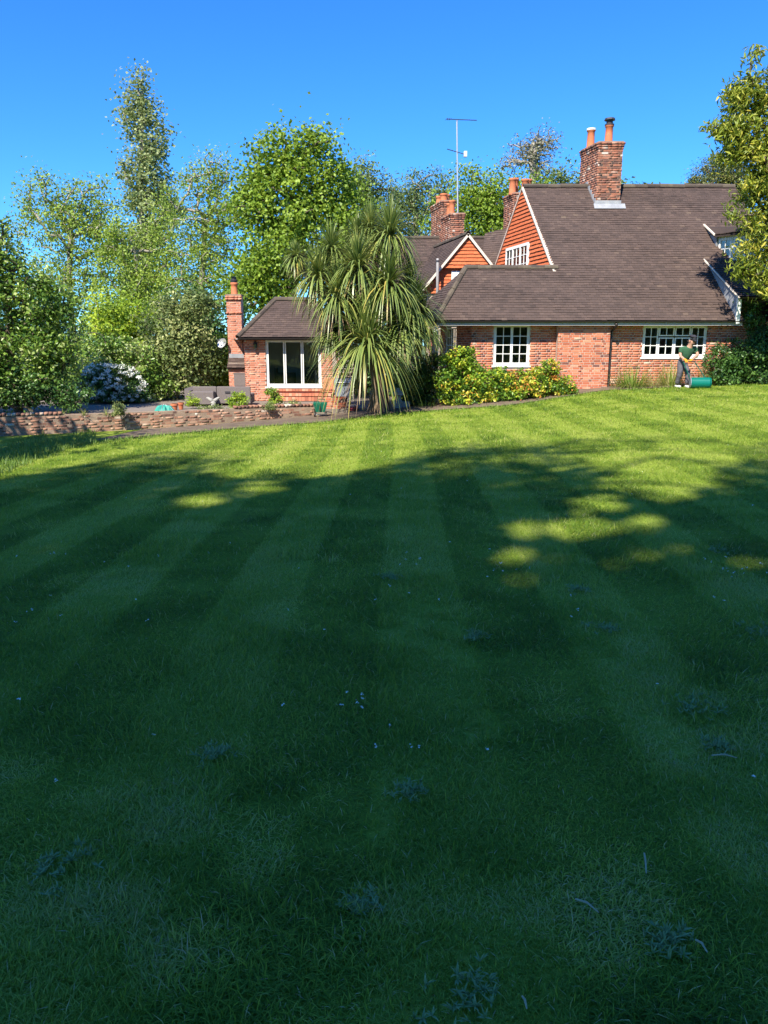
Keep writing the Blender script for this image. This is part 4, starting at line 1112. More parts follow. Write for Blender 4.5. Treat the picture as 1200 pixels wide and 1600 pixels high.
for hi, (c, r_) in enumerate(HP):
    sp = []; dead = []; big = hi == 11
    n = int(260 * (r_ / .8) ** .5) + (60 if big else 0)
    for k in range(n):
        f = (k + .5) / n; az = k * 2.39996 + random.uniform(-.2, .2); el = R(84) - f * R(105) + random.uniform(-.12, .12)
        d = Vector((math.cos(az) * math.cos(el), math.sin(az) * math.cos(el), math.sin(el)))
        ln = r_ * random.uniform(.85, 1.25) * (1.0 + .75 * max(0, f - .35) + (.35 if big else 0))
        t0 = random.gauss(.40, .12) + .15 * max(0, f - .6); t1 = t0 + random.uniform(-.05, .12) + (.5 * max(0, f - .55) if random.random() < .75 else 0)
        sp.append((c + Vector((0, 0, -.16 * f)) + d * .02, d, ln, random.uniform(.042, .06), .4 + 2.1 * f + random.uniform(0, .3), min(max(t0, 0), 1), min(max(t1, 0), 1)))
        if f > .82 and random.random() < .8:
            dead.append((c - Vector((0, 0, .2)), Vector((d.x, d.y, -1.2 + random.uniform(-.4, .4))), ln * .8, .035, .8, random.random(), random.random()))
    v, f_, t_ = blades(sp); h = mesh_np('leaf_head', v, f_, M['cord'], cord, t_)
    if dead: v, f_, t_ = blades(dead); mesh_np('dead_leaves', v, f_, M['cord_dead'], h, t_)
sk = []
for k in range(150):
    az = random.uniform(0, 6.283); z = random.uniform(.1, .75); d = Vector((math.cos(az) * .35, math.sin(az) * .35, -1))
    sk.append((root + Vector((math.cos(az) * .22, math.sin(az) * .22, z + .2)), d, z + random.uniform(.0, .15), .035, -.25, random.random(), random.random()))
v, f_, t_ = blades(sk); mesh_np('dead_skirt', v, f_, M['cord_dead'], cord, t_)

M['sedge'] = mat('strap_leaf', [(0, (.06, .11, .02)), (.5, (.16, .26, .04)), (.8, (.32, .35, .08)), (1, (.44, .37, .19))], noise=None, rough=.5, trans=.3)
def clump(name, label, px, py, Y, n, ln, spread, wd=.016, mk='sedge', z=None, tm=.5, cat='plant', group=None, xr=.2):
    c = at(px, py, Y); zz = float(gz(c.x, Y)) if z is None else z
    t = thing(name, label, cat, (c.x, Y, zz), group); sp = []
    for k in range(n):
        az = random.uniform(0, 6.283); f = random.random(); el = R(88) - f * spread
        d = Vector((math.cos(az) * math.cos(el), math.sin(az) * math.cos(el), math.sin(el))); rr = math.sqrt(random.random()) * xr
        t0 = random.gauss(tm, .15)
        sp.append(((c.x + math.cos(az) * rr, Y + math.sin(az) * rr * .7, zz - .02), d, ln * random.uniform(.6, 1.1), wd, .5 + f * 1.1, min(max(t0, 0), 1), min(max(t0 + .15, 0), 1)))
    v, f_, t_ = blades(sp); mesh_np('leaves', v, f_, M[mk], t, t_)
    return t
clump('strap_leaved_plant', 'big clump of arching strap leaves right of the black downpipe', 988, 600, 24.0, 260, .85, R(58), .018, xr=.42)
clump('strap_leaved_plant', 'clump of upright yellowing strap leaves behind the gardener', 1048, 598, 24.1, 200, .85, R(40), .016, tm=.68, xr=.34)
clump('strap_leaved_plant', 'dry straw-coloured clump between the two green strap-leaved plants', 1022, 603, 24.0, 120, .6, R(62), .014, tm=.95, xr=.28)
clump('dry_stems', 'thin brown twiggy stems leaning on the wall below the wide window', 962, 600, 24.25, 26, 1.0, R(40), .010, tm=1.0, xr=.1)
clump('shaded_iris', 'low sword-leaved clump in shade at the lawn edge', 668, 632, 23.0, 70, .4, R(50), .016, tm=.2, xr=.25)
clump('tall_stems', 'tangle of pale dry stems right of the wide window', 1100, 590, 24.25, 60, 1.1, R(24), .010, tm=.9, xr=.16)
# terrace plants
def tplant(name, label, px, py, rx, ry, Y, mk, n=26, per=40, size=.06, cr=.1, **kw):
    return shrub(name, label, [(px, py, rx, ry)], Y, px, mk, n, cr, per, size, z=TZ + .02, cat='plant', trunk_r=.015, **kw)
tplant('round_shrub', 'small round bright green shrub on the terrace wall beside the grey sofa', 371, 626, 16, 13, 23.4, 'lf_lime', 34)
tplant('orange_plant', 'orange-leaved shrub in front of the three-light window', 425, 622, 14, 16, 24.2, 'lf_pieris', 30, tint_sd=.1)
tplant('grey_plant', 'grey-green feathery plant spilling over the brick wall top', 420, 638, 16, 9, 23.0, 'lf_olive', 30, size=.045)
tplant('wall_plant', 'pale flowering plant growing over the wall near the viburnum', 188, 642, 10, 13, 21.1, 'lf_olive', 30, size=.05)
tplant('low_plant', 'low green plant beside the rounded planter', 460, 633, 16, 6, 24.4, 'lf_olive', 22, size=.05)
tplant('edging_plant', 'low yellowish plant at the foot of the grey sofa', 300, 628, 10, 8, 23.8, 'lf_lime', 18, size=.05)
tplant('creeping_plant', 'creeping yellow-green plant along the wall behind the stone bird bath', 330, 640, 26, 5, 23.0, 'lf_olive', 24, size=.05)
for px, py, Y in ((48, 648, 20.6), (95, 646, 20.9), (130, 640, 21.0), (165, 645, 21.2)):
    clump('wall_weed', 'thin pale weed sprouting from the brick wall top', px, py, Y, 26, .26, R(60), .012, z=-.28, tm=.75, group='weeds on the wall top', xr=.06)
# ------------------------------------------------------------------ shade trees behind the viewer (their shadows fall on the lawn)
SHB = [(-600, 800), (-200, 770), (0, 742), (150, 714), (320, 692), (400, 728), (470, 745), (545, 733), (620, 712), (700, 692), (850, 680), (960, 673), (1060, 667), (1075, 690), (1120, 700), (1200, 688), (1500, 680), (1900, 680)]
LIT = [(310, 784, 32, 7), (410, 762, 25, 7), (360, 735, 40, 8), (952, 719, 30, 8), (990, 706, 28, 7), (1069, 700, 45, 8), (1110, 715, 45, 9), (1042, 734, 70, 13), (1027, 754, 75, 11), (1050, 769, 32, 10), (934, 786, 40, 11), (825, 826, 27, 13), (915, 826, 62, 15), (1009, 818, 28, 11), (806, 869, 24, 10), (881, 878, 22, 9), (1035, 865, 40, 15), (990, 880, 25, 12), (1159, 880, 28, 14), (819, 902, 18, 9), (660, 1097, 14, 6), (655, 1185, 9, 4), (1061, 915, 8, 5)]
def shade_keep(pos):
    t = (pos[:, 2] + .1) / L[2]
    G = pos - L[None, :] * t[:, None]
    G[:, 2] = gz(G[:, 0], G[:, 1])
    d = G[:, 1] * CP - (G[:, 2] - CZ) * SP; h = G[:, 1] * SP + (G[:, 2] - CZ) * CP
    fr = d > .8
    dd = np.where(fr, d, 1)
    px = 600 + F * G[:, 0] / dd; py = 800 - F * h / dd
    n = (vnoise(G[:, 0], G[:, 1], 1.6) - .5) * 16 + (vnoise(G[:, 0] + 9, G[:, 1], 4) - .5) * 8
    bound = np.interp(px, [e[0] for e in SHB], [e[1] for e in SHB])
    ok = py > bound + n + 5
    for cx, cy, rx, ry in LIT:
        e = ((px - cx) / (rx * 1.12 + 4)) ** 2 + ((py - cy) / (ry * 1.12 + 3)) ** 2
        ok &= ~(e < 1 + (rng.random(len(px)) - .5) * .5)
    ok |= ~fr
    # stay out of the picture
    vis = (pos[:, 1] > 0) & ((pos[:, 2] - CZ) < .62 * pos[:, 1])
    return ok & ~vis
ST = [((-17.5, -9.5, 20.5), (6.0, 6.5, 5.0)), ((-8.6, -10.0, 21.0), (5.8, 6.8, 5.2)), ((.0, -9.8, 21.0), (6.0, 6.8, 5.2)), ((8.0, -9.0, 20.3), (6.0, 6.4, 5.0)), ((-5.0, -16.5, 18.0), (9, 4, 5)), ((4.0, -16.5, 18.0), (6, 4, 5)), ((-12.5, -13.0, 20.0), (6, 6, 5)), ((-6.0, -13.5, 20.0), (6, 5, 5))]
M['lf_shade'] = leafmat('leaf_shade', (.08, .13, .02), (.18, .27, .04), (.26, .36, .07), trans=.5)
for c, r_ in ST:
    tree('shade_tree', 'tall broad tree behind the lawn whose shade falls across the grass', 'tree', None, 0, (c[0] + .5, c[1] - 2.5, -.1), 'lf_shade', 380, 1.05, 62 if c[1] < -12 else 60, .31 if c[1] < -12 else .15, 'bark', .4, .75, 'tall trees shading the lawn',
         world_lobes=[(np.array(c), np.array(r_))], keep=shade_keep, power=2.8, top=(c[0], c[1], c[2] + 1))
def corner_keep(pos):
    G = pos - L[None, :] * ((pos[:, 2] + .8) / L[2])[:, None]; G[:, 2] = gz(G[:, 0], G[:, 1])
    d = np.maximum(G[:, 1] * CP - (G[:, 2] - CZ) * SP, .5); h = G[:, 1] * SP + (G[:, 2] - CZ) * CP
    px = 600 + F * G[:, 0] / d; py = 800 - F * h / d
    return py < edge_y(px) + 12 + (vnoise(G[:, 0], G[:, 1], 2.5) - .5) * 14
tree('boundary_tree', 'leafy tree beyond the end of the brick wall', 'tree', None, 0, (-14.5, 15.5, -.9), 'lf_shade', 230, .6, 50, .24, 'bark', .2, .75, None,
     keep=corner_keep, world_lobes=[(np.array((-11.5, 14.6, 4.5)), np.array((3.2, 2.6, 1.8))), (np.array((-10.8, 12.3, 4.5)), np.array((2.8, 2.4, 1.8))), (np.array((-9.9, 10.2, 4.5)), np.array((2.4, 2.2, 1.8))), (np.array((-15.5, 17, 3.6)), np.array((2.6, 3.0, 2)))])

# unseen hedge added behind the viewer to darken the window-pane reflections
hp = np.stack([rng.uniform(-45, 45, 26000), rng.uniform(-34, -31, 26000), 6.5 * rng.random(26000) ** .8 * (.75 + .5 * rng.random(26000))], 1)
hp[:, 2] *= .7 + .5 * vnoise(hp[:, 0], hp[:, 0] * 0, .25)
hn = rand_dirs(len(hp)) + np.array([0, .8, .4]); hn /= np.linalg.norm(hn, axis=1, keepdims=True)
hedge = leaf_mesh('reflection_hedge', hp, rng.uniform(.4, .7, len(hp)), hn, rand_dirs(len(hp)), M['lf_shade'], None, np.clip(rng.normal(.4, .25, len(hp)), 0, 1), .7)
tag(hedge, 'unseen tall hedge added behind the viewer to darken window reflections', 'hedge', kind='stuff')

# ------------------------------------------------------------------ grass blades
M['grass'] = mat('grass_blade', [(0, (.06, .115, .014)), (.3, (.145, .245, .022)), (.6, (.275, .37, .045)), (.82, (.38, .43, .09)), (.93, (.44, .43, .16)), (1, (.52, .46, .26))], noise=None, rough=.5, trans=.4, spec=.22)
def grass_field():
    bands = [(1.0, 2.6, 24000), (2.6, 4.2, 15000), (4.2, 6.5, 8500), (6.5, 10, 4300), (10, 15, 2000), (15, 25.2, 1100)]
    VV = []; FF = []; TT = []; off = 0; VQ = []
    for y0, y1, rho in bands:
        hw = .62 * y1 + .5
        n = int(rho * (y1 - y0) * 2 * hw)
        x = rng.uniform(-hw, hw, n); y = rng.uniform(y0, y1, n) + rng.normal(0, .22 * (y1 - y0), n) * (rng.random(n) < .8); y = np.maximum(y, .9)
        k = np.abs(x) < .6 * y + .5
        x, y = x[k], y[k]; z = gz(x, y)
        d = y * CP - (z - CZ) * SP; h = y * SP + (z - CZ) * CP
        px = 600 + F * x / d; py = 800 - F * h / d
        k = (py > edge_y(px) - 1 + rng.normal(0, 1.5, len(px))) & (px > -140) & (px < 1340) & (py < 1720)
        # thin, bare patches
        bare = vnoise(x + 31, y + 7, 2.2) * .6 + vnoise(x, y, 6.5) * .4
        k &= ~((bare > .70) & (rng.random(len(x)) < .6))
        x, y, z = x[k], y[k], z[k]; n = len(x)
        s = np.sign(np.sin(stripe_x(x, y) * math.pi / SW))
        patch = vnoise(x + 5, y, .8) * .5 + vnoise(x, y + 3, 3.1) * .5
        dry = np.clip((vnoise(x + 50, y + 20, 1.5) * .55 + vnoise(x + 11, y, 5) * .45 - .56) * 5, 0, 1)
        lush = vnoise(x + 77, y + 40, 2.6)
        ln = (.026 + .034 * rng.random(n) ** 1.5) * (.6 + .9 * lush); 
        far = np.clip((y - 3) / 12, 0, 1)
        ln = ln * (1 + .25 * far)
        wd = np.maximum(.0026 + .0018 * rng.random(n), y / 768 * .55)
        az = rng.uniform(0, 2 * math.pi, n); lean = rng.uniform(.4, 1.7, n)
        dx = np.cos(az) * lean; dy = np.sin(az) * lean + s * (.5 + .25 * np.clip((y - 3) / 4, 0, 1))
        tint = .42 + s * (.055 + .11 * np.clip((y - 3) / 3, 0, 1) * np.clip(1.5 - y / 26, .75, 1)) + (patch - .5) * .55 + rng.normal(0, .13, n) + dry * rng.uniform(.1, .6, n) - (lush - .5) * .18  # stripe term paints the light and dark of blades leaning each way
        straw = rng.random(n) < .035 + .12 * dry
        tint = np.where(straw, rng.uniform(.85, 1, n), np.clip(tint, 0, .86))
        root = np.stack([x, y, z - .004], 1)
        u = np.stack([-np.sin(az), np.cos(az), np.zeros(n)], 1)
        dirv = np.stack([dx, dy, np.ones(n)], 1); dirv /= np.linalg.norm(dirv, axis=1, keepdims=True)
        mid = root + dirv * (ln * .55)[:, None]
        d2 = dirv + np.stack([dx * .6, dy * .6, -np.full(n, .35) * rng.random(n) * 2], 1); d2 /= np.linalg.norm(d2, axis=1, keepdims=True)
        tip = mid + d2 * (ln * .55)[:, None]
        w = u * (wd * .5)[:, None]
        if y0 < 6.4:
            v = np.stack([root - w, root + w, mid + w * .8, mid - w * .8, tip], 1).reshape(-1, 3)
            i = np.arange(n) * 5 + off
            FF += [np.stack([i, i + 1, i + 2], 1), np.stack([i, i + 2, i + 3], 1), np.stack([i + 3, i + 2, i + 4], 1)]; TT += [tint * .9, tint * .95, tint + .02]; off += n * 5
        else:
            v = np.stack([root - w * 1.2, root + w * 1.2, tip], 1).reshape(-1, 3); i = np.arange(n) * 3 + off
            FF.append(np.stack([i, i + 1, i + 2], 1)); TT.append(tint * .95); off += n * 3
        VV.append(v)
    o = mesh_np('grass', np.concatenate(VV), np.concatenate(FF), M['grass'], None, np.concatenate(TT))
    tag(o, 'short mown grass blades covering the striped lawn', 'grass', kind='stuff')
    print('GRASS tris', len(o.data.polygons))
grass_field()
# longer uncut grass in the corner by the wall
sp = []
for k in range(5200):
    px = random.uniform(-140, 150); f = random.random(); py = float(edge_y(px)) - random.uniform(-8, 34) * (1 if px < 80 else .5)
    p = on_ground(px, min(py, 760)); az = random.uniform(0, 6.283); el = R(random.uniform(35, 85))
    sp.append((p, (math.cos(az) * math.cos(el), math.sin(az) * math.cos(el), math.sin(el)), random.uniform(.07, .18), .012, random.uniform(.4, 1.2), random.uniform(.05, .4), random.uniform(.15, .6)))
v, f_, t_ = blades(sp); o = mesh_np('long_grass', v, f_, M['sedge'], None, t_); tag(o, 'tuft of long uncut grass in the corner by the brick wall', 'grass', kind='stuff')
sp = []     # ragged turf edge beside the path and beds
for k in range(4500):
    px = random.uniform(100, 1240); p = on_ground(px, float(edge_y(px)) + random.uniform(-1.0, 2.5)); az = random.uniform(0, 6.283); el = R(random.uniform(30, 85))
    sp.append((p, (math.cos(az) * math.cos(el), math.sin(az) * math.cos(el), math.sin(el)), random.uniform(.04, .11), .014, random.uniform(.2, .9), random.uniform(.3, .65), random.uniform(.4, .75)))
v, f_, t_ = blades(sp); o = mesh_np('turf_edge', v, f_, M['sedge'], None, t_); tag(o, 'ragged fringe of grass along the lawn edge', 'grass', kind='stuff')

# weeds in the lawn
M['weed'] = mat('weed_leaf', [(0, (.13, .21, .06)), (.6, (.24, .32, .12)), (1, (.40, .44, .24))], noise=None, rough=.6, trans=.15)
WS = [(1182, 990, .22), (1095, 1108, .20), (1128, 864, .2), (728, 1565, .17), (95, 1362, .17), (1120, 1172, .10), (905, 925, .14), (945, 985, .16), (330, 1185, .12), (640, 1240, .10), (560, 1420, .10), (1040, 1475, .09), (745, 1000, .12), (610, 905, .14)]
for px, py, r_ in WS:
    c = on_ground(px, py); sp = []
    r_ *= .7; t = thing('lawn_weed', 'flat silvery-green weed rosette growing in the lawn', 'weed', c, 'weeds in the lawn')
    for q in range(34):
        cc = c + Vector((random.gauss(0, r_ * .45), random.gauss(0, r_ * .45), .02))
        for k in range(6):
            az = random.uniform(0, 6.283); el = R(random.uniform(15, 75)); sp.append((cc, (math.cos(az) * math.cos(el), math.sin(az) * math.cos(el), math.sin(el)), random.uniform(.016, .036), random.uniform(.004, .008), .7, random.uniform(.1, .6), random.uniform(.2, .8)))
    v, f_, t_ = blades(sp); mesh_np('leaves', v, f_, M['weed'], t, t_)
fl = []     # fallen stems and daisies
M['straw'] = mat('dry_straw', [(0, (.30, .26, .15)), (1, (.42, .38, .24))], attr=False, noise=(20, .8))
for (a, b) in (((898, 1425), (934, 1446)), ((1005, 1352), (1008, 1384)), ((1085, 1490), (1103, 1510)), ((815, 1580), (822, 1600)), ((1110, 1196), (1150, 1200))):
    p, q = on_ground(*a), on_ground(*b); m = MB(); m.tube([p + Vector((0, 0, .045)), (p + q) / 2 + Vector((0, 0, .055)), q + Vector((0, 0, .045))], [.003, .0035, .002], 5)
    tag(m.build('straw', M['straw']), 'pale dry grass stem lying on the lawn', 'stem', 'dry stems on the lawn')
pts = []
for k in range(60):
    px = random.uniform(20, 1190); py = random.choice([random.uniform(850, 1000), random.uniform(900, 1250), random.uniform(680, 800)])
    pts.append(np.array(on_ground(px, py)) + np.array([0, 0, .05]))
for c in ((1185, 900), (1150, 905), (770, 895), (640, 880), (560, 1110), (1120, 890)):
    for k in range(5): pts.append(np.array(on_ground(c[0] + random.gauss(0, 14), c[1] + random.gauss(0, 9))) + np.array([0, 0, .05]))
pts = np.repeat(np.array(pts), 5, 0) + rng.normal(size=(len(pts) * 5, 3)) * .004
nn = rand_dirs(len(pts)) * .5 + np.array([0, 0, 1]); nn /= np.linalg.norm(nn, axis=1, keepdims=True)
tag(leaf_mesh('daisies', pts, np.full(len(pts), .010), nn, rand_dirs(len(pts)), M['flower'], None, rng.random(len(pts)), .9, .1), 'tiny white daisies dotted through the lawn', 'daisies', kind='stuff')
# ------------------------------------------------------------------ terrace things
def P_(px, py, Y, z=None):
    p = at(px, py, Y)
    if z is not None: p.z = z
    return p
def bevel_box(mb, x0, x1, y0, y1, z0, z1, b=.015):
    v = []
    for z, i in ((z0, b), (z0 + b, 0), (z1 - b, 0), (z1, b)):
        for x, y in ((x0 + i, y0 + i), (x1 - i, y0 + i), (x1 - i, y1 - i), (x0 + i, y1 - i)): v.append((x, y, z))
    f = [(3, 2, 1, 0), (12, 13, 14, 15)] + [(r * 4 + k, r * 4 + (k + 1) % 4, r * 4 + 4 + (k + 1) % 4, r * 4 + 4 + k) for r in range(3) for k in range(4)]
    mb.add(v, f)

# grey garden sofa seen from behind
SY = 25.0; xa = at(294, 620, SY).x; xb = at(391, 620, SY).x; zt_ = at(340, 604, SY).z
sofa = thing('garden_sofa', 'long grey woven garden sofa standing on the terrace', 'sofa', ((xa + xb) / 2, SY, TZ))
xm = xa + (xb - xa) * .46
for a, b_ in ((xa + .16, xm - .01), (xm + .01, xb)):
    m = MB(); bevel_box(m, a, b_, SY, SY + .12, TZ + .06, zt_, .02); m.build('backrest', M['rattan'], sofa)
m = MB(); bevel_box(m, xa + .05, xb, SY + .125, SY + .85, TZ + .06, TZ + .36, .02); m.build('seat_base', M['rattan'], sofa)
m = MB(); m.prism([Vector((xa - .02, SY - .35, TZ + .06)), Vector((xa + .15, SY - .35, TZ + .06)), Vector((xa + .15, SY - .35, zt_ - .12)), Vector((xa - .02, SY - .35, zt_ - .05))], (0, 1.2, .03)); m.build('armrest', M['rattan'], sofa)
m = MB(); bevel_box(m, xa + .16, xm - .03, SY - .36, SY - .01, TZ + .06, zt_ - .14, .02); m.build('end_panel', M['rattan'], sofa)
M['cushion'] = mat('grey_cushion', [(0, (.20, .18, .17)), (1, (.30, .28, .27))], attr=False, noise=(8, .8))
for k in range(3):
    m = MB(); w_ = (xb - xa - .3) / 3; bevel_box(m, xa + .2 + k * w_, xa + .18 + (k + 1) * w_, SY + .2, SY + .83, TZ + .362, TZ + .46, .03); m.build('cushion', M['cushion'], sofa)
m = MB(); bevel_box(m, at(352, 620, SY).x, at(356, 620, SY).x + .08, SY - .02, SY - .003, zt_ - .22, zt_ - .15, .004); m.build('label_patch', M['metal_dark'], sofa)

# stone bird bath
bp_ = P_(334, 640, 23.5, TZ); bb = thing('bird_bath', 'small weathered stone bird bath with two carved wings on the terrace edge', 'bird bath', bp_)
m = MB(); m.lathe(bp_, [(.13, 0), (.13, .05), (.09, .07), (.07, .14), (.085, .22), (.06, .26)], 14); m.build('pedestal', M['stone'], bb, smooth=True)
m = MB()
for sgn in (-1, 1): m.tube([bp_ + Vector((0, 0, .24)), bp_ + Vector((.08 * sgn, 0, .30)), bp_ + Vector((.17 * sgn, -.02, .36)), bp_ + Vector((.21 * sgn, -.02, .36))], [.06, .055, .035, .01], 8)
m.build('carved_bowl', M['stone'], bb, smooth=True)
# teal cover
M['teal'] = mat('teal_fabric', [(0, (.01, .20, .15)), (1, (.05, .36, .28))], attr=False, noise=(7, .9), rough=.55)
tc_ = P_(256, 645, 22.4, TZ + .02); cov = thing('plant_cover', 'collapsed teal fabric cover lying behind the wall', 'cover', tc_)
m = MB(); n = 16
ringp = []
for k in range(n):
    a = 2 * math.pi * k / n; r_ = .33 * (1 + .12 * math.sin(3 * a + 1)) * (1.0 if k % 2 else .9); ringp.append(tc_ + Vector((math.cos(a) * r_, math.sin(a) * r_ * .8, .0)))
rm = [tc_ + (p - tc_) * .6 + Vector((0, 0, .15 + (.03 if k % 2 else -.02))) for k, p in enumerate(ringp)]
rt = [tc_ + (p - tc_) * .15 + Vector((0, 0, .21)) for p in ringp]
for A, B in ((ringp, rm), (rm, rt)):
    for k in range(n): m.face([A[k], A[(k + 1) % n], B[(k + 1) % n], B[k]])
m.face(rt)
cv = m.build('fabric', M['teal'], cov)
m = MB()
for k in range(0, n, 4): m.tube([ringp[k] + Vector((0, 0, .01)), rm[k] + Vector((0, 0, .012)), rt[k] + Vector((0, 0, .012))], .008, 5)
m.build('ribs', M['alu'], cov)
# terracotta pots
for i, (px, Y, r_) in enumerate(((273, 23.2, .10), (283, 23.6, .085))):
    p = P_(px, 640, Y, TZ); t = thing('flower_pot', ('wide terracotta flower pot beside the teal cover', 'smaller terracotta flower pot next to the grey sofa')[i], 'flower pot', p)
    m = MB(); m.lathe(p, [(r_ * .7, 0), (r_ * .95, .15), (r_ * 1.15, .15), (r_ * 1.15, .21), (r_ * .95, .21), (r_ * .9, .17)], 14); m.build('pot_body', M['pot'], t, smooth=False)
    m = MB(); m.lathe(p, [(r_ * .9, .16), (r_ * .88, .175), (.01, .18)], 12); m.build('compost', M['soil'], t)
# dark planter box
# green spreader on the path
M['green_plastic'] = mat('green_plastic', [(0, (.004, .085, .05)), (1, (.01, .14, .085))], attr=False, noise=(6, .8), rough=.35)
sp_ = P_(501, 655, 23.0); sp_.z = float(gz(sp_.x, 23.0)) + .01
spr = thing('seed_spreader', 'small dark green hopper spreader standing on the path by the planter', 'spreader', sp_)
m = MB(); a = .13; b_ = .20
m.add([sp_ + Vector(q) for q in ((-a, -.1, .16), (a, -.1, .16), (a, .1, .16), (-a, .1, .16), (-b_, -.15, .40), (b_, -.15, .40), (b_, .15, .40), (-b_, .15, .40), (-b_, -.15, .45), (b_, -.15, .45), (b_, .15, .45), (-b_, .15, .45))], [(3, 2, 1, 0), (0, 1, 5, 4), (1, 2, 6, 5), (2, 3, 7, 6), (3, 0, 4, 7), (4, 5, 9, 8), (5, 6, 10, 9), (6, 7, 11, 10), (7, 4, 8, 11), (8, 9, 10, 11)])
m.build('hopper', M['green_plastic'], spr)
m = MB(); m.obox(sp_ + Vector((-.02, -.155, .2)), Vector((.04, 0, 0)), Vector((0, .04, 0)), Vector((0, 0, .14))); m.build('rib', M['gutter'], spr)
for sx in (-1, 1):
    m = MB(); m.tube([sp_ + Vector((sx * .15, 0, .08)), sp_ + Vector((sx * .19, 0, .08))], .08, 14); m.build('wheel', M['gutter'], spr)
m = MB(); m.tube([sp_ + Vector((-.15, 0, .08)), sp_ + Vector((.15, 0, .08))], .012, 6); m.build('axle', M['alu'], spr)
m = MB(); m.tube([sp_ + Vector((.1, .1, .15)), sp_ + Vector((.1, .28, .36)), sp_ + Vector((.1, .45, .5)), sp_ + Vector((-.1, .45, .5)), sp_ + Vector((-.1, .28, .36)), sp_ + Vector((-.1, .1, .15))], .012, 6); m.build('handle', M['green_plastic'], spr)
# barbecue / grey cabinet
bq = P_(536, 630, 25.4, TZ); M['grey_metal'] = mat('grey_metal', [(0, (.16, .18, .20)), (1, (.28, .30, .33))], attr=False, noise=(6, .8), rough=.4)
bar = thing('barbecue', 'grey metal barbecue cabinet beside the cordyline trunk', 'barbecue', bq)
m = MB(); bevel_box(m, bq.x - .26, bq.x + .26, 25.4, 25.85, TZ + .12, TZ + .62, .015); m.build('cabinet', M['grey_metal'], bar)
m = MB(); m.prism([Vector((bq.x - .28, 25.38, TZ + .625)), Vector((bq.x - .28, 25.87, TZ + .625)), Vector((bq.x - .28, 25.87, TZ + .78)), Vector((bq.x - .28, 25.72, TZ + .86)), Vector((bq.x - .28, 25.5, TZ + .84)), Vector((bq.x - .28, 25.38, TZ + .72))], (.56, 0, 0)); m.build('lid', M['grey_metal'], bar)
m = MB(); m.tube([(bq.x - .2, 25.35, TZ + .72), (bq.x + .2, 25.35, TZ + .72)], .014, 8); m.build('handle', M['alu'], bar)
for sx in (-.22, .22):
    for sy in (25.44, 25.8):
        m = MB(); m.tube([(bq.x + sx, sy, TZ), (bq.x + sx, sy, TZ + .12)], .02, 8); m.build('leg', M['gutter'], bar)
# folding wooden chair
M['teak'] = mat('orange_wood', [(0, (.33, .10, .05)), (1, (.48, .17, .08))], attr=False, noise=(6, 1), rough=.6, scale_z=.2)
fc = P_(512, 632, 25.6, TZ); ch = thing('folding_chair', 'orange-brown wooden folding chair leaning beside the outbuilding corner', 'chair', fc)
for sx in (-.2, .2):
    m = MB(); m.obox(fc + Vector((sx - .02, 0, 0)), Vector((.04, 0, 0)), Vector((0, .03, 0)), Vector((.10, .3, .85))); m.build('leg', M['teak'], ch)
    m = MB(); m.obox(fc + Vector((sx * .85 - .02, .35, 0)), Vector((.04, 0, 0)), Vector((0, .03, 0)), Vector((.02, -.3, .5))); m.build('leg', M['teak'], ch)
for k in range(6):
    m = MB(); m.obox(fc + Vector((-.22 + .02, .02 + .055 * k, .40 + .004 * k)), Vector((.44, 0, 0)), Vector((0, .045, .003)), Vector((0, 0, .016))); m.build('seat_slat', M['teak'], ch)
for k in range(5):
    m = MB(); z = .5 + .07 * k; m.obox(fc + Vector((-.2 + z * .118, z * .353 - .012, z)), Vector((.4, 0, 0)), Vector((0, .016, 0)), Vector((0, .02, .055))); m.build('back_slat', M['teak'], ch)
# trellis
ty = 27.05; tx0 = at(531, 570, ty).x; tx1 = at(552, 570, ty).x; tz0, tz1 = at(540, 640, ty).z, at(540, 542, ty).z
M['trellis'] = mat('trellis_wood', [(0, (.20, .16, .13)), (1, (.34, .29, .25))], attr=False, noise=(8, .9))
tr = thing('trellis', 'weathered wooden lattice trellis panel beside the outbuilding', 'trellis', ((tx0 + tx1) / 2, ty, TZ))
for k in range(5): m = MB(); x = tx0 + (tx1 - tx0) * k / 4; m.box(x - .012, x + .012, ty, ty + .02, TZ, tz1); m.build('slat', M['trellis'], tr)
z = TZ + .2
while z < tz1: m = MB(); m.box(tx0 - .02, tx1 + .02, ty - .018, ty - .001, z - .012, z + .012); m.build('slat', M['trellis'], tr); z += .13
# red hose
M['red'] = mat('red_hose', [(0, (.42, .03, .03)), (1, (.55, .06, .05))], attr=False, noise=(9, .8), rough=.4)
h0 = P_(552, 640, 24.0); hz = float(gz(h0.x, 24.0)) + .05; pts = []
for k in range(40):
    a = k * .5; r_ = .13 + .01 * math.sin(k); pts.append((h0.x + math.cos(a) * r_ * 1.2, 24.0 + math.sin(a) * r_ * .8, hz + .004 * k))
m = MB(); m.tube(pts, .013, 6); tag(m.build('garden_hose', M['red'], smooth=True), 'coiled red garden hose lying at the foot of the cordyline', 'hose')
# stone ornament in the shade
so = P_(622, 630, 23.4); so.z = float(gz(so.x, 23.4)) + .02
orn = thing('stone_ornament', 'grey stone garden lantern in the shade right of the cordyline', 'ornament', so)
m = MB(); bevel_box(m, so.x - .14, so.x + .36, so.y - .12, so.y + .2, so.z, so.z + .24, .02); m.build('plinth', M['stone'], orn)
m = MB(); m.lathe(so + Vector((0, 0, .24)), [(.13, 0), (.1, .05), (.1, .17), (.2, .2), (.17, .26), (.06, .34), (.05, .4)], 10); m.build('lantern_head', M['stone'], orn)

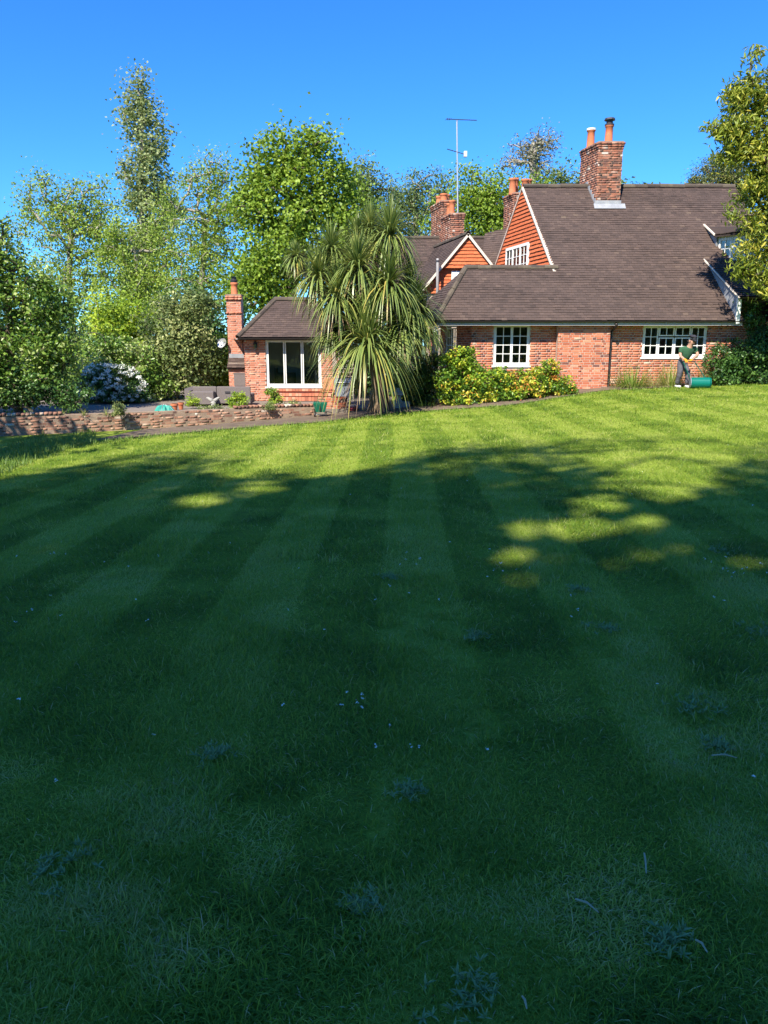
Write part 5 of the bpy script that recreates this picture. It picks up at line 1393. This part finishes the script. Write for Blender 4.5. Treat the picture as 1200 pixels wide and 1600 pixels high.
# ------------------------------------------------------------------ gardener with the cylinder mower
MY = 23.5
def J(px, py, d=0.0): return at(px, py, MY + d)
M['skin'] = mat('skin', [(0, (.42, .22, .15)), (1, (.50, .28, .20))], attr=False, noise=(9, .8), rough=.55)
M['shirt'] = mat('green_shirt', [(0, (.02, .07, .035)), (1, (.045, .12, .06))], attr=False, noise=(8, 1), rough=.9, bump=(18, .6, .02))
M['trousers'] = mat('grey_trousers', [(0, (.065, .06, .07)), (1, (.15, .14, .16))], attr=False, noise=(7, 1.2), rough=.9, bump=(16, .8, .03))
M['glove'] = mat('orange_glove', [(0, (.62, .20, .01)), (1, (.78, .33, .03))], attr=False, noise=(14, 1), rough=.7)
M['shoe'] = mat('pale_shoe', [(0, (.45, .43, .40)), (1, (.70, .68, .65))], attr=False, noise=(14, 1), rough=.7)
M['cap'] = mat('dark_cap', [(0, (.02, .02, .028)), (1, (.05, .05, .06))], attr=False, noise=(9, .8), rough=.9)
M['hair'] = mat('dark_hair', [(0, (.02, .015, .012)), (1, (.05, .035, .025))], attr=False, noise=(30, 1), rough=.8)
M['mower'] = mat('mower_green', [(0, (.0, .115, .085)), (1, (.004, .17, .13))], attr=False, noise=(4, .7), rough=.35)
def skin_obj(name, verts, edges, material, parent, subs=2, root=0):
    me = bpy.data.meshes.new(name); me.from_pydata([tuple(v[0]) for v in verts], edges, []); me.materials.append(material)
    o = link(bpy.data.objects.new(name, me), parent)
    md = o.modifiers.new('skin', 'SKIN'); md.use_smooth_shade = True
    sv = me.skin_vertices[0].data
    for i, v in enumerate(verts):
        r_ = v[1]; sv[i].radius = (r_, r_) if not hasattr(r_, '__len__') else r_
        sv[i].use_root = i == root
    ss = o.modifiers.new('smooth', 'SUBSURF'); ss.levels = subs; ss.render_levels = subs
    return o
ft = J(1066, 605); gzm = float(gz(ft.x, MY))
man = thing('person', 'man in green t-shirt, dark cap and orange gloves bending over the mower', 'person', (ft.x, MY, gzm))
pel = J(1066, 563); ch_ = J(1074, 548, -.06); nk = J(1078, 541.5, -.12); hd = J(1081, 534, -.18); hdt = J(1081.5, 529, -.20)
rs = J(1064.5, 546, -.10); ls = J(1086, 546, .02); re = J(1062.5, 556, -.16); le = J(1090.5, 554, -.10); rh = J(1070, 562, -.36); lh = J(1080.5, 562.5, -.34)
rhip = J(1063.5, 566, -.02); lhip = J(1069, 566, .04); rk_ = J(1062.5, 583, -.06); lk_ = J(1075, 583, -.08); ra = J(1057.5, 600, .08); la = J(1073, 600.5, -.05)
rt_ = J(1064, 604, -.04); lt_ = J(1077, 604, -.2)
# one continuous body under the clothes
V_ = [(pel, .125), (ch_, .11), (nk, .06), (hd, (.09, .105)), (hdt - Vector((0, 0, .015)), (.075, .085)), (rs, .06), (re, .046), (rh, .034), (ls, .06), (le, .046), (lh, .034), (rhip, .085), (rk_, .06), (ra, .042), (lhip, .085), (lk_, .06), (la, .042)]
E_ = [(0, 1), (1, 2), (2, 3), (3, 4), (1, 5), (5, 6), (6, 7), (1, 8), (8, 9), (9, 10), (0, 11), (11, 12), (12, 13), (0, 14), (14, 15), (15, 16)]
body = skin_obj('body', V_, E_, M['skin'], man)
V_ = [(pel + Vector((0, 0, -.02)), .145), (ch_, .185), (nk - Vector((0, 0, .02)), .08), (rs, .095), (rs.lerp(re, .75), .078), (ls, .095), (ls.lerp(le, .75), .078)]
skin_obj('shirt', V_, [(0, 1), (1, 2), (1, 3), (3, 4), (1, 5), (5, 6)], M['shirt'], man)
V_ = [(pel + Vector((0, 0, .05)), .14), (pel + Vector((0, 0, -.06)), .15), (rhip + Vector((0, 0, -.06)), .105), (rk_, .085), (rk_.lerp(ra, .6), .07), (ra, .072), (lhip + Vector((0, 0, -.06)), .105), (lk_, .085), (lk_.lerp(la, .6), .07), (la, .072)]
skin_obj('trousers', V_, [(0, 1), (1, 2), (2, 3), (3, 4), (4, 5), (1, 6), (6, 7), (7, 8), (8, 9)], M['trousers'], man)
for a_, t_ in ((ra, rt_), (la, lt_)):
    hl = a_ + (a_ - t_).normalized() * .05; hl.z = gzm + .05; tt_ = Vector((t_.x, t_.y, gzm + .04))
    skin_obj('shoe', [(Vector((a_.x, a_.y, gzm + .09)), .05), (hl, (.045, .05)), ((hl + tt_) / 2, (.05, .05)), (tt_, (.04, .038))], [(0, 1), (1, 2), (2, 3)], M['shoe'], man)
# gloved hands gripping the bar: palm, four curled fingers, thumb
HB0, HB1 = J(1067, 564.5, -.42), J(1085, 565, -.40)
for w_, e_, sgn in ((rh, re, 1), (lh, le, -1)):
    fw_ = (w_ - e_).normalized(); across = Vector((1, .05, 0)).normalized(); dn_ = Vector((0, -.35, -.9)).normalized()
    vs_ = [(w_ - fw_ * .05, .036), (w_, .034), (w_ + fw_ * .05, (.046, .034))]; es_ = [(0, 1), (1, 2)]
    for k in range(4):
        o_ = across * ((k - 1.5) * .024) ; ln_ = (.040, .046, .044, .034)[k]
        i0 = len(vs_); p1 = w_ + fw_ * .085 + o_; p2 = p1 + (fw_ * .4 + dn_).normalized() * ln_; p3 = p2 + (dn_ * .4 - fw_).normalized() * ln_ * .8
        vs_ += [(p1, .013), (p2, .012), (p3, .011)]; es_ += [(2, i0), (i0, i0 + 1), (i0 + 1, i0 + 2)]
    i0 = len(vs_); q1 = w_ + fw_ * .03 + across * (.05 * sgn); q2 = q1 + (fw_ * .7 + dn_ * .6).normalized() * .04; vs_ += [(q1, .015), (q2, .013)]; es_ += [(1, i0), (i0, i0 + 1)]
    skin_obj('glove', vs_, es_, M['glove'], man, subs=1)
# face: nose, brow, ears; cap and hair
look = Vector((.55, -.75, -.35)).normalized(); up_ = (hdt - nk).normalized(); rt2 = look.cross(up_).normalized()
hc = hd + up_ * .03
skin_obj('nose', [(hc + look * .085 + up_ * .02, .012), (hc + look * .112 - up_ * .012, .017)], [(0, 1)], M['skin'], man, 1)
for sgn in (-1, 1):
    skin_obj('ear', [(hc + rt2 * .088 * sgn + up_ * .02, .014), (hc + rt2 * .094 * sgn - up_ * .02, .011)], [(0, 1)], M['skin'], man, 1)
    m = MB(); m.lathe(hc + look * .092 + rt2 * .035 * sgn + up_ * .022 - Vector((0, 0, .008)), [(.002, 0), (.010, .004), (.010, .012), (.002, .016)], 8); m.build('eye', M['hair'], man)
m = MB(); m.tube([hc + look * .095 - up_ * .048 - rt2 * .028, hc + look * .103 - up_ * .05, hc + look * .095 - up_ * .048 + rt2 * .028], [.004, .007, .004], 6); m.build('mouth', mat('lips', [(0, (.30, .11, .09)), (1, (.34, .13, .11))], attr=False), man)
skin_obj('beard', [(hc + look * .055 - up_ * .075 - rt2 * .05, .022), (hc + look * .082 - up_ * .088, .024), (hc + look * .055 - up_ * .075 + rt2 * .05, .022)], [(0, 1), (1, 2)], M['hair'], man, 1, 1)
skin_obj('hair', [(hc + up_ * .02 - look * .06, .07), (hc + up_ * .03, .088), (hc - up_ * .04 - look * .06, .055)], [(0, 1), (0, 2)], M['hair'], man, 2, 0)
skin_obj('cap', [(hc + up_ * .052, .098), (hc + up_ * .075, .075), (hc + up_ * .045 + look * .10, (.05, .013)), (hc + up_ * .032 + look * .15, (.055, .010))], [(0, 1), (0, 2), (2, 3)], M['cap'], man, 2)

# mower: drum-shaped green grass box, side plates, roller, two handle bars
mc = J(1094, 597, -.40); mz = float(gz(mc.x, mc.y)); axm = Vector((.98, -.18, 0)).normalized(); fwm = Vector((-axm.y, axm.x, 0)) * -1
mow = thing('lawn_mower', 'green cylinder lawn mower with rounded grass box pushed by the gardener', 'lawn mower', (mc.x, mc.y, mz))
ctr = Vector((mc.x, mc.y, mz + .165)); hw_ = .265
m = MB(); m.tube([ctr - axm * hw_, ctr - axm * (hw_ - .015), ctr + axm * (hw_ - .015), ctr + axm * hw_], [.145, .158, .158, .145], 22); m.build('grass_box', M['mower'], mow, smooth=False)
for sgn in (-1, 1):
    m = MB(); c2 = ctr + axm * (hw_ + .005) * sgn; pr_ = [c2 + fwm * .16 * math.cos(a) * 1.0 + Vector((0, 0, .15 * math.sin(a))) for a in [2 * math.pi * k / 16 for k in range(16)]]
    m.prism(pr_, axm * .02 * sgn); m.build('side_plate', M['mower'] if sgn > 0 else M['grey_metal'], mow)
m = MB(); r0 = ctr - fwm * .20; r0.z = mz + .055; m.tube([r0 - axm * .26, r0 + axm * .26], .055, 14); m.build('roller', M['gutter'], mow)
for sgn, h_ in ((-1, HB0), (1, HB1)):
    m = MB(); a_ = ctr + axm * (hw_ - .03) * sgn - fwm * .10; m.tube([a_, a_.lerp(h_, .5) + Vector((0, 0, .02)), h_], .013, 8); m.build('handle_bar', M['mower'], mow)
m = MB(); m.tube([HB0 - (HB1 - HB0) * .08, HB1 + (HB1 - HB0) * .08], .016, 8); m.build('cross_bar', M['gutter'], mow)
